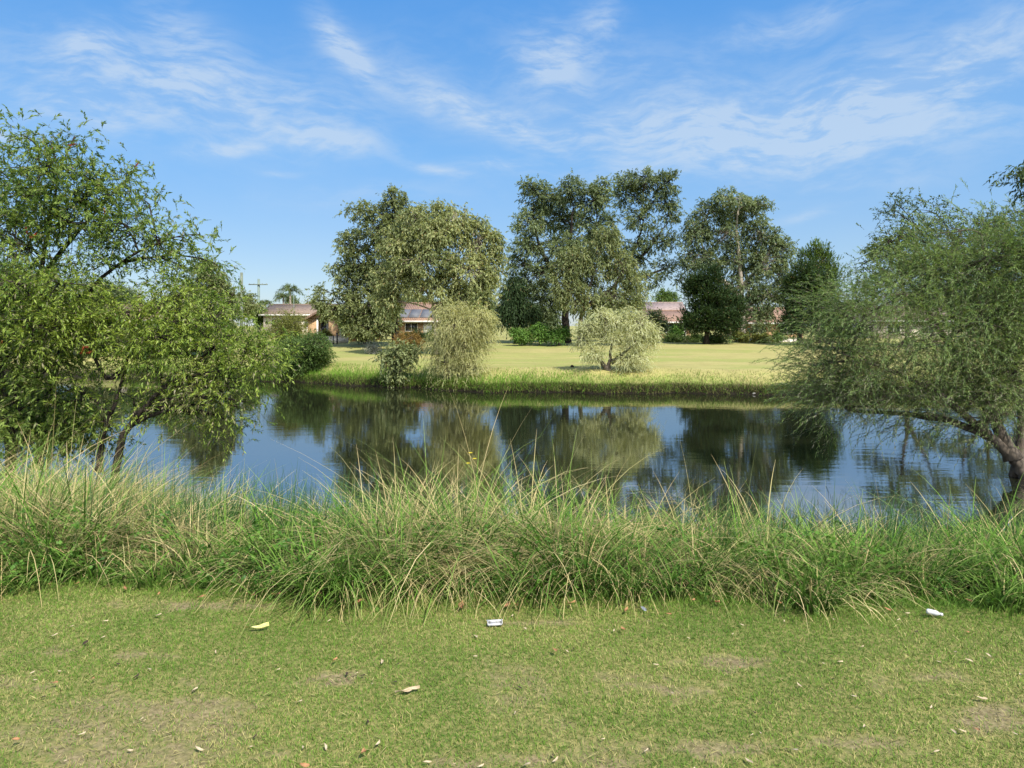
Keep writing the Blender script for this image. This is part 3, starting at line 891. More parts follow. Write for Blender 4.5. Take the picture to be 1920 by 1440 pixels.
# --- the two bottlebrush trees on the near bank
tA = tree("bottlebrush_tree", "tall green bottlebrush at the picture's edge with bare crooked limbs above the straw grass", "tree", 11.6,
     [[(15, 880), (25, 760), (48, 640), (75, 520), (95, 400), (110, 320)], [(70, 880, .4), (95, 720, .4), (140, 590, .3), (190, 520, .2), (260, 470), (330, 445)],
      [(20, 880, -.3), (0, 700, -.4), (-30, 560, -.4), (-20, 440, -.3)], [(75, 520), (150, 430, .3), (215, 360, .5), (250, 320, .6)]],
     [(85, 330, 85, 62), (180, 350, 75, 60, .2), (20, 350, 80, 60), (-60, 420, 110, 110), (230, 430, 80, 52), (130, 430, 100, 66), (30, 470, 95, 70, -.6),
      (300, 455, 55, 34, .1), (345, 450, 34, 26, .1, .6), (330, 500, 60, 34), (60, 570, 110, 80, -.4), (10, 690, 75, 95, -.4), (110, 650, 70, 75, -.2, .8),
      (240, 330, 38, 40, .5, .7), (95, 270, 42, 26, .2, .55), (280, 390, 34, 34, .3, .6), (200, 495, 70, 24, 0, .6), (-40, 600, 120, 120), (-90, 300, 110, 90), (60, 780, 80, 60, .3, .8), (20, 800, 60, 60, -.5, .8), (110, 760, 50, 50, -.3, .7), (60, 840, 60, 40, -.4, .7), (120, 800, 50, 46, -.3, .8), (165, 770, 36, 40, .1, .7), (150, 805, 46, 46, .5, .9), (95, 815, 50, 42, .5, .9), (30, 785, 60, 50, .3, .9), (180, 840, 30, 20, .5, .7), (90, 700, 60, 50, -.5, .7), (150, 830, 34, 26, .1, .4), (150, 640, 50, 50, .2, .7), (50, 400, 70, 60, .4), (150, 380, 60, 50, -.4),
      (140, 260, 22, 22, .2, .35), (40, 255, 18, 16, 0, .35), (375, 445, 22, 20, .1, .5), (395, 495, 26, 20, .1, .5), (150, 560, 60, 40, .2)],
     M["bottle"], M["bark_dark"], 101, clumps=2.0, spr=12, k=12, ll=0.085, lw=0.026, slen=0.26, grav=0.3, splay=0.65, r0=0.085, up=0.35, depth=0.9,
     stem=0.0028, droop=0.0, twig=0.012, csig=0.7, dry=0.07)
tB = tree("bottlebrush_tree", "yellow-green bottlebrush leaning out over the water on twin dark trunks", "tree", 11.2,
     [[(205, 885), (222, 828), (262, 772), (318, 716), (350, 690), (420, 640)], [(185, 885, .2), (190, 830, .2), (214, 762, .2), (237, 690, .3), (250, 620, .3)],
      [(237, 690, .3), (200, 715, .1), (168, 655, 0), (150, 600, 0)], [(318, 716), (380, 700, -.2), (450, 690, -.3)]],
     [(330, 590, 90, 42), (395, 595, 52, 38), (468, 652, 44, 40, -.2), (400, 655, 80, 46), (300, 640, 75, 40, -.3), (430, 715, 55, 48, -.2, .8), (250, 590, 80, 44), (180, 620, 65, 50, -.2),
      (350, 555, 55, 26, .3), (490, 680, 32, 40, -.2), (240, 660, 50, 36, .3, .7), (350, 720, 50, 36, .3, .45), (460, 760, 24, 30, -.2, .4), (130, 600, 50, 44, -.4), (380, 765, 30, 26, .2, .35),
      (300, 740, 30, 24, .3, .3), (505, 650, 26, 30, -.2, .7), (250, 755, 50, 36, .2, .45, .2), (195, 790, 40, 40, .3, .6, .2), (310, 775, 44, 30, .2, .35, .3), (400, 785, 40, 26, .1, .35, .4), (140, 740, 50, 40, .1, .7), (60, 620, 70, 60, -.8, .9), (110, 540, 70, 44, -.7, .8), (20, 540, 60, 60, -.8, .8), (410, 740, 60, 40, -.1, .7, .6), (370, 720, 50, 40, .1, .6, .7), (300, 700, 50, 40, .2, .5, .6), (440, 800, 26, 22, .1, .25)],
     M["bottle_y"], M["bark_dark"], 102, clumps=3.0, spr=12, k=12, ll=0.078, lw=0.021, slen=0.30, grav=0.5, splay=0.7, r0=0.075, up=0.4, depth=0.9,
     stem=0.0028, droop=0.1, twig=0.011, csig=0.7, dry=0.10)
# red flower spikes
for par, spots in ((tA, [(170 - 112, 740 - 300, 10.9), (133, 272, 11.4), (97, 281, 11.5), (62, 442, 10.8), (130, 318, 11.5), (196, 398, 11.3), (257, 308, 12.0), (50, 430, 10.9), (3, 645, 10.9)]),
                   (tB, [(163, 650, 10.8), (168, 660, 10.85), (155, 655, 10.8)])):
    rg = np.random.default_rng(3)
    for sx, sy, dd in spots:
        g = Geo()
        c = pt(sx, sy, dd)
        ax = unit(rg.normal(0, 1, 3) + [0, 0, -0.3])
        st = c + ax * np.linspace(-.055, .055, 26)[:, None]
        g.tube(np.linspace(c - ax * .06, c + ax * .06, 5), .004, 6)
        sprigs(g, st, np.tile(ax, (26, 1)), np.full(26, .02), 0, 6, .026, .006, 1.4, rg, rg.random(26))
        g.build("flower_spike", M["red_flower"], par, np.array(par.location))

# --- the fine-leaved tree leaning over the water on the other side
tree("tea_tree", "fine-leaved weeping tree with a thick grey trunk bending over the water", "tree", 15.5,
     [[(1938, 912, -.2), (1922, 888, -.2), (1900, 858, -.1), (1850, 815, 0), (1780, 788, .1), (1690, 775, .2), (1590, 770, .2)],
      [(1900, 862, -.1), (1850, 760, .2), (1790, 660, .4), (1730, 570, .5), (1690, 500, .5)],
      [(1905, 870, .1), (1920, 760, .3), (1890, 640, .3), (1850, 520, .2), (1840, 440, .2)],
      [(1850, 815, 0), (1760, 735, -.3), (1660, 690, -.4), (1570, 660, -.4)]],
     [(1585, 590, 56, 37, -0.1), (1640, 560, 75, 37), (1600, 665, 80, 37, -0.3), (1700, 640, 90, 50, -0.4), (1800, 600, 90, 56), (1580, 705, 60, 22, -0.2, 0.8, 0.3), (1650, 725, 80, 26, -0.2, 1, 0.35), (1775, 715, 90, 37, -0.3, 1, 0.35), (1700, 700, 60, 22, -0.7, 0.7, 0.5), (1850, 740, 60, 29, -0.6, 0.8, 0.4), (1565, 740, 60, 16, -0.2, 0.7, 0.4), (1630, 600, 40, 26, -0.8, 0.7), (1760, 620, 50, 26, -0.9, 0.7), (1840, 610, 50, 36, -0.9, 0.7), (1880, 690, 75, 61), (1830, 500, 85, 40), (1885, 462, 60, 36), (1745, 520, 66, 33, 0.3), (1905, 570, 60, 50, -0.4), (1542, 640, 34, 22, -0.1, 0.7), (1700, 560, 50, 26, -0.5), (1860, 790, 60, 26, -0.3, 0.5), (1790, 440, 40, 22, 0.2, 0.6), (1990, 560, 90, 130), (1960, 480, 60, 43), (1545, 730, 36, 14, -0.2, 0.4), (1720, 770, 80, 16, 0.2, 0.35), (1530, 690, 26, 22, -0.1, 0.5), (1610, 765, 80, 14, -0.2, 0.6, 0.5), (1830, 800, 70, 22, -0.3, 0.6, 0.6), (1880, 780, 50, 29, -0.4, 0.8, 0.5), (1750, 780, 80, 16, -0.4, 0.5, 0.6)],
     M["wispy"], M["bark_grey"], 103, clumps=1.55, spr=26, k=26, ll=0.085, lw=0.0125, slen=0.80, grav=0.34, splay=0.5, r0=0.19, up=0.12, depth=0.9,
     stem=0.0022, droop=0.0, twig=0.019, csig=0.4, dry=0.08, sway=(-0.45, 0, 0.15), jit=0.36, tw0=0.72, uneven=0.75)
tree("paperbark_tree", "open sparse-leaved tree behind the weeping tree with bare twigs against the sky", "tree", 18.0,
     [[(1930, 860), (1900, 720), (1850, 600), (1790, 520), (1730, 440)], [(1850, 600), (1800, 480, .2), (1770, 420, .2)], [(1900, 720), (1910, 560, .3), (1930, 430, .3)]],
     [(1690, 410, 36, 28, 0, .5), (1755, 405, 52, 24, .2, .5), (1650, 465, 40, 32, .2, .55), (1720, 470, 52, 40, 0, .5), (1790, 450, 50, 36, .2, .5), (1680, 540, 55, 40, .3, .6), (1850, 430, 60, 40, .3, .5),
      (1910, 400, 45, 22, .3, .5), (1615, 500, 26, 22, .3, .5), (1780, 530, 60, 50, .5, .6), (1680, 385, 18, 14, 0, .5)],
     M["sparse"], M["bark_dark"], 104, clumps=3.2, spr=10, k=9, ll=0.09, lw=0.03, slen=0.36, grav=0.2, splay=0.7, r0=0.08, up=0.4, stem=0.003, droop=0, twig=0.013, csig=0.5)
tree("gum_tree", "tall gum beside the weeping tree, only a dark leafy bough showing in the sky", "tree", 10.5,
     [[(2120, 900), (2110, 650), (2080, 430), (2060, 300)], [(2080, 430), (2010, 380), (1950, 350), (1915, 335)]],
     [(1912, 326, 20, 18, 0, .9), (1935, 318, 20, 18, 0, 1), (1990, 330, 60, 40), (2080, 280, 100, 80), (2140, 360, 110, 80), (1950, 346, 22, 12, 0, .8)],
     M["sparse"], M["bark_dark"], 105, clumps=3.0, spr=12, k=9, ll=0.085, lw=0.026, slen=0.24, grav=0.4, r0=0.14, stem=0.003, droop=.2, twig=0.012)

# --- far shore, from the water outwards
bush("round_bush", "dense dark green round bush overhanging the far waterline", 42.5, 572, 666, 56, 47, M["bush_green"], 201, ll=0.12, lw=0.05, dense=2.8, lobes=10, basey=706)
bush("round_bush", "olive feathery bush rising behind the dark green round bush", 47, 538, 622, 40, 42, M["bush_olive"], 202, ll=0.15, lw=0.035, dense=1.5, basey=690, slen=0.6, grav=0.1)
tree("weeping_melaleuca", "straggly weeping tree with pale hanging foliage rooted at the waterline", "tree", 37.0,
     [[(838, 720), (836, 680), (842, 640), (850, 600)], [(872, 722, .3), (868, 690, .3), (872, 650, .2), (880, 610)]],
     [(850, 612, 48, 30), (890, 612, 38, 34), (830, 640, 34, 34, .3), (865, 650, 40, 34, -.3), (905, 625, 26, 34), (880, 690, 34, 28, -.2), (850, 585, 40, 20), (818, 680, 14, 30, 0, .6), (840, 700, 26, 18, -.4, .5), (905, 600, 22, 16)],
     M["pale_dull"], M["bark_grey"], 203, clumps=2.2, spr=14, k=14, ll=0.13, lw=0.022, slen=0.55, grav=0.75, splay=0.35, r0=0.20, up=0.15, dry=0.07, twig=0.014, droop=0.35)
tree("weeping_melaleuca", "pale yellow-green weeping bush standing alone on the sunny far bank", "tree", 37.2,
     [[(1139, 712), (1141, 690), (1145, 660), (1150, 630)], [(1142, 690), (1110, 655), (1095, 635)], [(1146, 680), (1185, 650), (1200, 630)]],
     [(1160, 602, 36, 18), (1108, 612, 26, 18), (1198, 606, 28, 20), (1150, 636, 26, 16, -.4), (1092, 636, 14, 18), (1214, 640, 20, 22), (1112, 662, 20, 18, -.3), (1200, 672, 26, 20, -.3), (1168, 676, 20, 22, -.3, .7), (1222, 622, 14, 14), (1126, 590, 18, 10), (1178, 588, 16, 9), (1186, 638, 18, 16, -.5)],
     M["pale"], M["bark_grey"], 204, clumps=3.0, spr=15, k=14, ll=0.11, lw=0.020, slen=0.42, grav=0.45, splay=0.35, r0=0.19, up=0.25, dry=0.05, twig=0.014, droop=0.3)
tree("gum_sapling", "small leafy gum sapling on the far bank left of the straggly weeping tree", "sapling", 38.0,
     [[(748, 716), (746, 690), (744, 660)], [(748, 700), (768, 672), (775, 655)]],
     [(745, 655, 24, 16), (735, 678, 18, 16), (760, 672, 18, 16), (748, 695, 18, 14), (775, 655, 12, 8), (722, 668, 9, 9), (738, 706, 14, 8)],
     M["gum_mid"], M["bark_grey"], 205, clumps=2.6, spr=8, k=7, ll=0.17, lw=0.075, slen=0.4, grav=0.5, r0=0.06, twig=0.012, droop=.3)
bush("garden_shrub", "rusty brown shrub on the field behind the gum sapling", 50, 757, 640, 38, 18, M["rust"], 206, ll=0.14, lw=0.05, basey=664)
bush("garden_shrub", "grey twiggy shrub on the field beside the rusty brown shrub", 52, 701, 654, 17, 12, M["greyleaf"], 207, ll=0.10, lw=0.03, basey=668, dense=2)

# tall trees across the field
tree("gum_tree", "dark spreading gum nearest the orange brick house, behind the pale gum", "tree", 60.0,
     [[(742, 642), (740, 600), (732, 540), (725, 470), (735, 410)], [(740, 600), (700, 540), (668, 480)], [(735, 560), (700, 580), (650, 572)]],
     [(745, 395, 45, 26), (680, 400, 32, 22, 0, .7), (710, 430, 50, 36), (660, 460, 34, 32), (690, 500, 50, 44), (650, 530, 30, 34), (700, 570, 55, 36), (650, 575, 34, 24), (680, 610, 36, 22), (760, 450, 60, 50), (740, 370, 28, 16), (620, 580, 28, 18), (655, 395, 12, 12, 0, .6), (690, 616, 46, 20), (655, 604, 30, 22), (728, 604, 26, 24), (720, 575, 34, 26),
      (600, 566, 20, 18, 0, .7), (596, 545, 10, 14, 0, .7), (625, 500, 14, 14, 0, .6), (720, 520, 60, 50)],
     M["gum_mid"], M["bark_dark"], 301, clumps=1.05, spr=13, k=8, ll=0.21, lw=0.095, slen=0.46, grav=0.3, r0=0.38, twig=0.03, droop=.2, csig=0.45, tw0=0.8)
tree("gum_tree", "broad sunlit olive gum with pale branches, beside the dark spreading gum", "tree", 50.0,
     [[(818, 650), (815, 600), (808, 530), (790, 450)], [(815, 590), (850, 540), (880, 470)], [(812, 560), (755, 500), (745, 450)]],
     [(780, 410, 46, 30), (850, 415, 46, 30), (820, 440, 60, 36), (745, 455, 44, 34), (900, 455, 44, 38), (800, 490, 70, 44, -.6), (880, 510, 56, 46, -.4), (740, 520, 46, 40), (925, 500, 26, 40), (810, 540, 50, 26, -.6), (870, 570, 50, 30), (905, 555, 30, 36), (930, 450, 18, 20, 0, .7), (725, 570, 26, 30), (830, 395, 24, 14), (895, 420, 22, 14, 0, .7), (850, 582, 36, 22), (900, 578, 28, 24), (868, 556, 40, 24)],
     M["gum"], M["bark_pale"], 302, clumps=1.5, spr=13, k=9, ll=0.20, lw=0.072, slen=0.42, grav=0.55, r0=0.16, twig=0.03, droop=.5, dry=0.07, csig=0.45, tw0=0.8)
tree("gum_tree", "tall dark gum with forked trunk behind the lone pale bush", "tree", 63.0,
     [[(1062, 626), (1060, 580), (1062, 520), (1070, 450), (1075, 390)], [(1060, 580), (1040, 520), (1010, 460), (1000, 400)], [(1064, 560), (1100, 480), (1120, 410)]],
     [(1010, 370, 40, 30), (1065, 355, 45, 26), (1110, 375, 45, 30), (990, 420, 34, 36), (1050, 410, 60, 36), (1120, 425, 44, 38), (985, 470, 30, 30), (1040, 470, 50, 36), (1000, 520, 40, 34), (970, 550, 30, 40), (1090, 470, 50, 34), (960, 500, 16, 26, 0, .7), (1000, 345, 24, 14), (1130, 350, 24, 16), (1020, 570, 46, 34)],
     M["gum_dark"], M["bark_dark"], 303, clumps=1.05, spr=13, k=8, ll=0.21, lw=0.095, slen=0.46, grav=0.3, r0=0.42, twig=0.03, droop=.2, csig=0.45, tw0=0.8)
tree("gum_tree", "tallest open-crowned gum with sky showing between its clumps", "tree", 66.0,
     [[(1130, 628), (1140, 580), (1160, 520), (1195, 460), (1210, 400)], [(1160, 520), (1215, 470), (1250, 420)], [(1165, 530), (1230, 510), (1260, 500)]],
     [(1205, 335, 42, 20), (1255, 345, 32, 24), (1180, 365, 32, 24), (1235, 375, 40, 22, 0, .8), (1200, 410, 38, 24, 0, .8), (1255, 400, 28, 20, 0, .6), (1225, 450, 40, 24, 0, .7), (1190, 470, 34, 26), (1250, 500, 30, 20, 0, .7), (1215, 525, 30, 20, 0, .7), (1170, 340, 20, 14, 0, .8), (1262, 450, 16, 14, 0, .6)],
     M["gum_dark"], M["bark_dark"], 304, clumps=1.0, spr=13, k=8, ll=0.21, lw=0.095, slen=0.46, grav=0.3, r0=0.30, twig=0.035, droop=.2, csig=0.45, tw0=0.8)
tree("gum_tree", "lower olive gum with drooping boughs in front of the tall dark forked gum", "tree", 57.0,
     [[(1085, 632), (1090, 590), (1105, 540), (1120, 490)], [(1092, 580), (1150, 540), (1170, 500)]],
     [(1075, 490, 40, 28), (1130, 465, 44, 26), (1105, 510, 56, 34), (1165, 500, 34, 34), (1060, 540, 34, 36), (1150, 560, 50, 30), (1100, 565, 48, 28), (1190, 560, 26, 26), (1050, 500, 18, 20), (1140, 440, 26, 16), (1190, 530, 22, 20)],
     M["gum_mid"], M["bark_grey"], 305, clumps=1.25, spr=13, k=8, ll=0.20, lw=0.075, slen=0.46, grav=0.65, r0=0.26, twig=0.03, droop=.45, dry=0.05, csig=0.45, tw0=0.8)
tree("gum_tree", "tall gum with pale hanging bark standing over the dark cypress", "tree", 64.0,
     [[(1395, 640), (1392, 580), (1388, 500), (1380, 430), (1385, 380)], [(1390, 560), (1330, 500), (1310, 440)], [(1390, 540), (1440, 480), (1455, 430)]],
     [(1370, 375, 44, 20), (1330, 400, 36, 26), (1400, 400, 44, 30), (1350, 440, 52, 34), (1420, 440, 38, 34), (1310, 440, 28, 24), (1320, 490, 38, 28), (1380, 490, 52, 34), (1440, 490, 38, 32), (1470, 510, 22, 30), (1400, 540, 44, 34), (1440, 560, 34, 34), (1420, 600, 34, 24, 0, .8), (1300, 420, 18, 14, 0, .6), (1425, 385, 20, 14), (1290, 480, 22, 26, 0, .8), (1280, 530, 18, 20, 0, .7), (1472, 470, 20, 26, 0, .8), (1480, 550, 26, 40, 0, .9), (1455, 450, 20, 20)],
     M["gum_dark"], M["bark_pale"], 306, clumps=1.1, spr=13, k=8, ll=0.21, lw=0.09, slen=0.46, grav=0.4, r0=0.34, twig=0.03, droop=.3, csig=0.45, tw0=0.8)
tree("cypress_tree", "broad dark green cypress shrub at the far edge of the field", "cypress", 60.0,
     [[(1325, 640), (1325, 600), (1325, 540)]],
     [(1325, 600, 56, 36), (1325, 560, 52, 36), (1330, 522, 34, 24), (1295, 612, 30, 26), (1360, 608, 40, 30), (1352, 570, 36, 34), (1300, 540, 22, 24), (1375, 590, 26, 40)],
     M["cypress"], M["bark_dark"], 307, clumps=2.2, spr=9, k=10, ll=0.20, lw=0.07, slen=0.55, grav=0.0, splay=0.45, r0=0.25, upd=0.8, droop=0, twig=0.02)
tree("cypress_tree", "drooping dark cypress beside the trunk of the tall forked gum", "cypress", 62.0,
     [[(968, 632), (968, 600), (968, 560)]],
     [(968, 580, 34, 34), (962, 550, 24, 24), (948, 592, 24, 22), (990, 590, 22, 22), (972, 530, 12, 14)],
     M["cypress"], M["bark_dark"], 308, clumps=2.2, spr=9, k=10, ll=0.22, lw=0.06, slen=0.7, grav=0.9, splay=0.35, r0=0.22, droop=0.4, twig=0.02)
tree("cypress_tree", "dark shaded cypress half hidden by the fine-leaved weeping tree", "cypress", 58.0,
     [[(1500, 640), (1500, 590), (1500, 530)]],
     [(1500, 590, 40, 44), (1495, 545, 32, 30), (1510, 515, 26, 24), (1540, 560, 34, 60), (1480, 615, 24, 20)],
     M["cypress"], M["bark_dark"], 309, clumps=2.2, spr=9, k=10, ll=0.20, lw=0.07, slen=0.6, grav=0.0, splay=0.45, r0=0.25, upd=0.5, droop=0, twig=0.02)
tree("pine_tree", "slender light green conifer with loose tips above the shaded cypress", "conifer", 66.0,
     [[(1535, 640), (1535, 560), (1536, 470)]],
     [(1530, 470, 14, 22, 0, .8), (1545, 490, 18, 30), (1515, 500, 16, 26), (1530, 540, 36, 40), (1560, 520, 20, 40), (1505, 480, 9, 16, 0, .8)],
     M["bush_green"], M["bark_grey"], 310, clumps=1.8, spr=9, k=9, ll=0.22, lw=0.06, slen=0.5, grav=0.0, splay=0.4, r0=0.2, upd=0.9, droop=0, twig=0.02)
tree("wattle_tree", "greyish olive tree on the far shore just beyond the leaning bottlebrush", "tree", 52.0,
     [[(392, 690), (392, 620), (390, 560), (395, 520)], [(392, 620), (430, 570), (440, 540)]],
     [(395, 515, 36, 22), (412, 540, 20, 24), (370, 540, 36, 30), (410, 560, 44, 34), (420, 590, 20, 26), (350, 590, 50, 44), (400, 620, 50, 40), (380, 495, 20, 12, 0, .7)],
     M["gum_mid"], M["bark_grey"], 311, clumps=1.3, spr=13, k=8, ll=0.22, lw=0.08, slen=0.42, grav=0.3, r0=0.24, twig=0.03, droop=.2, csig=0.45, tw0=0.8)
tree("gum_tree", "open gum on the far bank seen through the middle of the weeping tree", "tree", 50.0,
     [[(1700, 680), (1702, 600), (1690, 520), (1680, 450)], [(1702, 600), (1740, 530), (1760, 460)]],
     [(1660, 470, 40, 26, 0, .6), (1720, 440, 40, 24, 0, .5), (1690, 510, 50, 26, 0, .6), (1760, 490, 40, 26, 0, .6), (1640, 530, 30, 20, 0, .6), (1740, 560, 40, 20, 0, .5)],
     M["gum_dark"], M["bark_grey"], 312, clumps=1.0, spr=13, k=8, ll=0.24, lw=0.1, slen=0.42, grav=0.3, r0=0.22, twig=0.03, droop=.2, csig=0.45, tw0=0.8)
tree("gum_tree", "open gum on the far bank behind the weeping tree's trunk", "tree", 54.0,
     [[(1850, 680), (1848, 600), (1855, 520), (1850, 440)], [(1848, 600), (1810, 540), (1800, 480)]],
     [(1850, 430, 44, 28, 0, .6), (1810, 470, 40, 26, 0, .6), (1890, 480, 40, 28, 0, .6), (1850, 520, 50, 26, 0, .6), (1800, 545, 34, 20, 0, .5), (1910, 550, 40, 24, 0, .6)],
     M["gum_dark"], M["bark_grey"], 313, clumps=1.0, spr=13, k=8, ll=0.24, lw=0.1, slen=0.42, grav=0.3, r0=0.22, twig=0.03, droop=.2, csig=0.45, tw0=0.8)
for q, (px, py, rx, ry, lab, lf, dd) in enumerate([
        (300, 640, 90, 44, "broad green bush on the far shore behind the bottlebrush trunks", "bush_green", 50),
        (170, 620, 110, 60, "tall bush on the far shore behind the tall bottlebrush", "gum_mid", 54),
        (40, 610, 110, 70, "dark bush beyond the pond at the picture's edge", "gum_dark", 56)]):
    bush("shore_bush", lab, dd, px, py, rx, ry, M[lf], 320 + q, ll=0.22, lw=0.09, basey=684, dense=0.7, slen=.6, group="bushes along the far shore")
for q, (px, py, rx, ry, lab, lf, dd) in enumerate([
        (460, 575, 26, 26, "dull green tree behind the two power poles", "gum_mid", 85),
        (490, 590, 24, 20, "small bright tree beside the pole with a crossarm", "bush_green", 92),
        (550, 568, 14, 12, "dark round tree behind the brown tiled roof beside the palms", "gum_dark", 120),
        (582, 575, 14, 12, "feathery pale tree behind the brown tiled roof", "bush_olive", 110),
        (1250, 560, 22, 14, "distant green treetop above the red tiled roof", "bush_green", 110),
        (1440, 600, 40, 34, "leafy tree behind the glimpsed brick house", "gum_mid", 92),
        (1600, 600, 90, 50, "distant tree showing through the fine-leaved weeping tree", "gum_mid", 95),
        (1760, 590, 90, 60, "distant dark tree behind the weeping tree's trunk side", "gum_dark", 95),
        (1900, 580, 90, 70, "distant tree at the picture's edge beyond the weeping tree", "gum_mid", 95),
        (880, 590, 70, 50, "shaded tree filling the gap between the olive gum and the dark cypress", "gum_dark", 90),
        (1232, 604, 15, 24, "small leafy tree in front of the red tiled house", "gum_mid", 72),
        (780, 590, 70, 40, "shaded tree behind the pale gum and its terracotta roofed neighbour", "gum_dark", 100),
        (1400, 600, 60, 40, "shaded tree behind the brick house under the hanging bark gum", "gum_dark", 100),
        (680, 600, 50, 34, "shaded tree behind the dark spreading gum beside the brick house", "gum_dark", 92),
        (1010, 600, 50, 34, "shaded tree behind the tall forked gum and the flowering hedge", "gum_dark", 92),
        (1140, 600, 60, 40, "shaded tree behind the lone pale bush", "gum_dark", 88),
        (340, 580, 60, 40, "distant tree seen through the gap in the bottlebrush", "gum_mid", 100),
        (200, 570, 90, 60, "distant tree behind the tall bottlebrush's limbs", "gum_dark", 100),
        (30, 560, 110, 80, "distant tree behind the bottlebrush at the picture's edge", "gum_dark", 100)]):
    bush("garden_tree", lab, dd, px, py, rx, ry, M[lf], 340 + q, ll=0.30, lw=0.13, basey=632, dense=0.55, slen=.8, cat="tree", group="trees among the houses", spr=7)
# hedges and garden shrubs at the far edge of the field
for q, (px, py, rx, ry, lab, lf, dd) in enumerate([
        (975, 628, 26, 12, "low green hedge shrub in front of the drooping dark cypress", "hedge", 58),
        (1012, 624, 26, 15, "taller bright hedge shrub left of the forked trunk", "hedge", 58),
        (1048, 628, 24, 12, "low hedge shrub under the forked trunk", "hedge", 58),
        (1267, 620, 15, 12, "clipped round shrub in front of the red roofed house", "hedge", 66),
        (1262, 635, 24, 6, "low flat shrub beneath the clipped round shrub", "bush_green", 65),
        (1300, 635, 20, 6, "low flat shrub at the foot of the broad dark cypress", "bush_green", 65),
        (645, 606, 7, 15, "bright green upright shrub beside the brick house's porch", "hedge", 68),
        (682, 626, 26, 15, "dark low shrub at the foot of the dark spreading gum", "cypress", 64),
        (610, 627, 9, 7, "pale green plant in the bed before the porch", "bush_olive", 67),
        (775, 632, 30, 11, "dark low shrub in front of the terracotta roofed house", "cypress", 70),
        (815, 628, 22, 14, "green shrub beside the terracotta roofed house", "bush_green", 70),
        (1345, 634, 30, 7, "flat green shrub at the shaded edge of the field", "bush_green", 62),
        (1425, 634, 30, 6, "flat olive shrub beside the short yellow marker", "bush_olive", 63),
        (1390, 630, 16, 10, "small pale shrub beside the broad dark cypress", "bush_olive", 64),
        (1460, 632, 14, 8, "small green shrub in front of the low cream wall", "bush_green", 64)]):
    bush("garden_shrub", lab, dd, px, py, rx, ry, M[lf], 370 + q, ll=0.16, lw=0.07, basey=py + ry + 2, dense=2.0, slen=.4, lobes=5, cat="shrub", group="shrubs at the far edge of the field")


def palm(label, px, py, d, hgt_px, seed, size):
    rng = np.random.default_rng(seed)
    top = pt(px, py, d)
    bz = float(height(top[0], top[1]))
    base = np.array([top[0], top[1], bz])
    root = thing("palm_tree", label, "palm", base, group="palms behind the brown tiled roof")
    w = Geo()
    P = np.linspace(base, top, 7)
    P[:, 0] += np.sin(np.linspace(0, 2, 7)) * 0.1
    w.tube(P, np.linspace(0.18, 0.11, 7), 8)
    w.build("trunk", M["bark_pale"], root, base, smooth=True)
    g = Geo()
    n = 17
    az = np.linspace(0, 6.28, n, endpoint=False) + rng.normal(0, .15, n)
    elv = rng.uniform(0.1, 1.3, n)
    dr = np.stack([np.cos(az) * np.cos(elv), np.sin(az) * np.cos(elv), np.sin(elv)], -1)
    sprigs(g, np.tile(top, (n, 1)), dr, size * rng.uniform(.8, 1.15, n), 0.6, 44, size * 0.3, size * .035, 0.85, rng, rng.random(n), stem=0.035, stem_mat=0, t0=.08, droop=.25)
    g.build("crown", M["palm"], root, base)
    return root


palm("taller palm with arching fronds behind the brown tiled roof", 543, 545, 95, 60, 1, 1.9)
palm("shorter dark palm to the side of the taller palm", 530, 558, 98, 50, 2, 1.6)
palm("small palm beyond the pole with a crossarm", 497, 570, 105, 50, 3, 1.5)


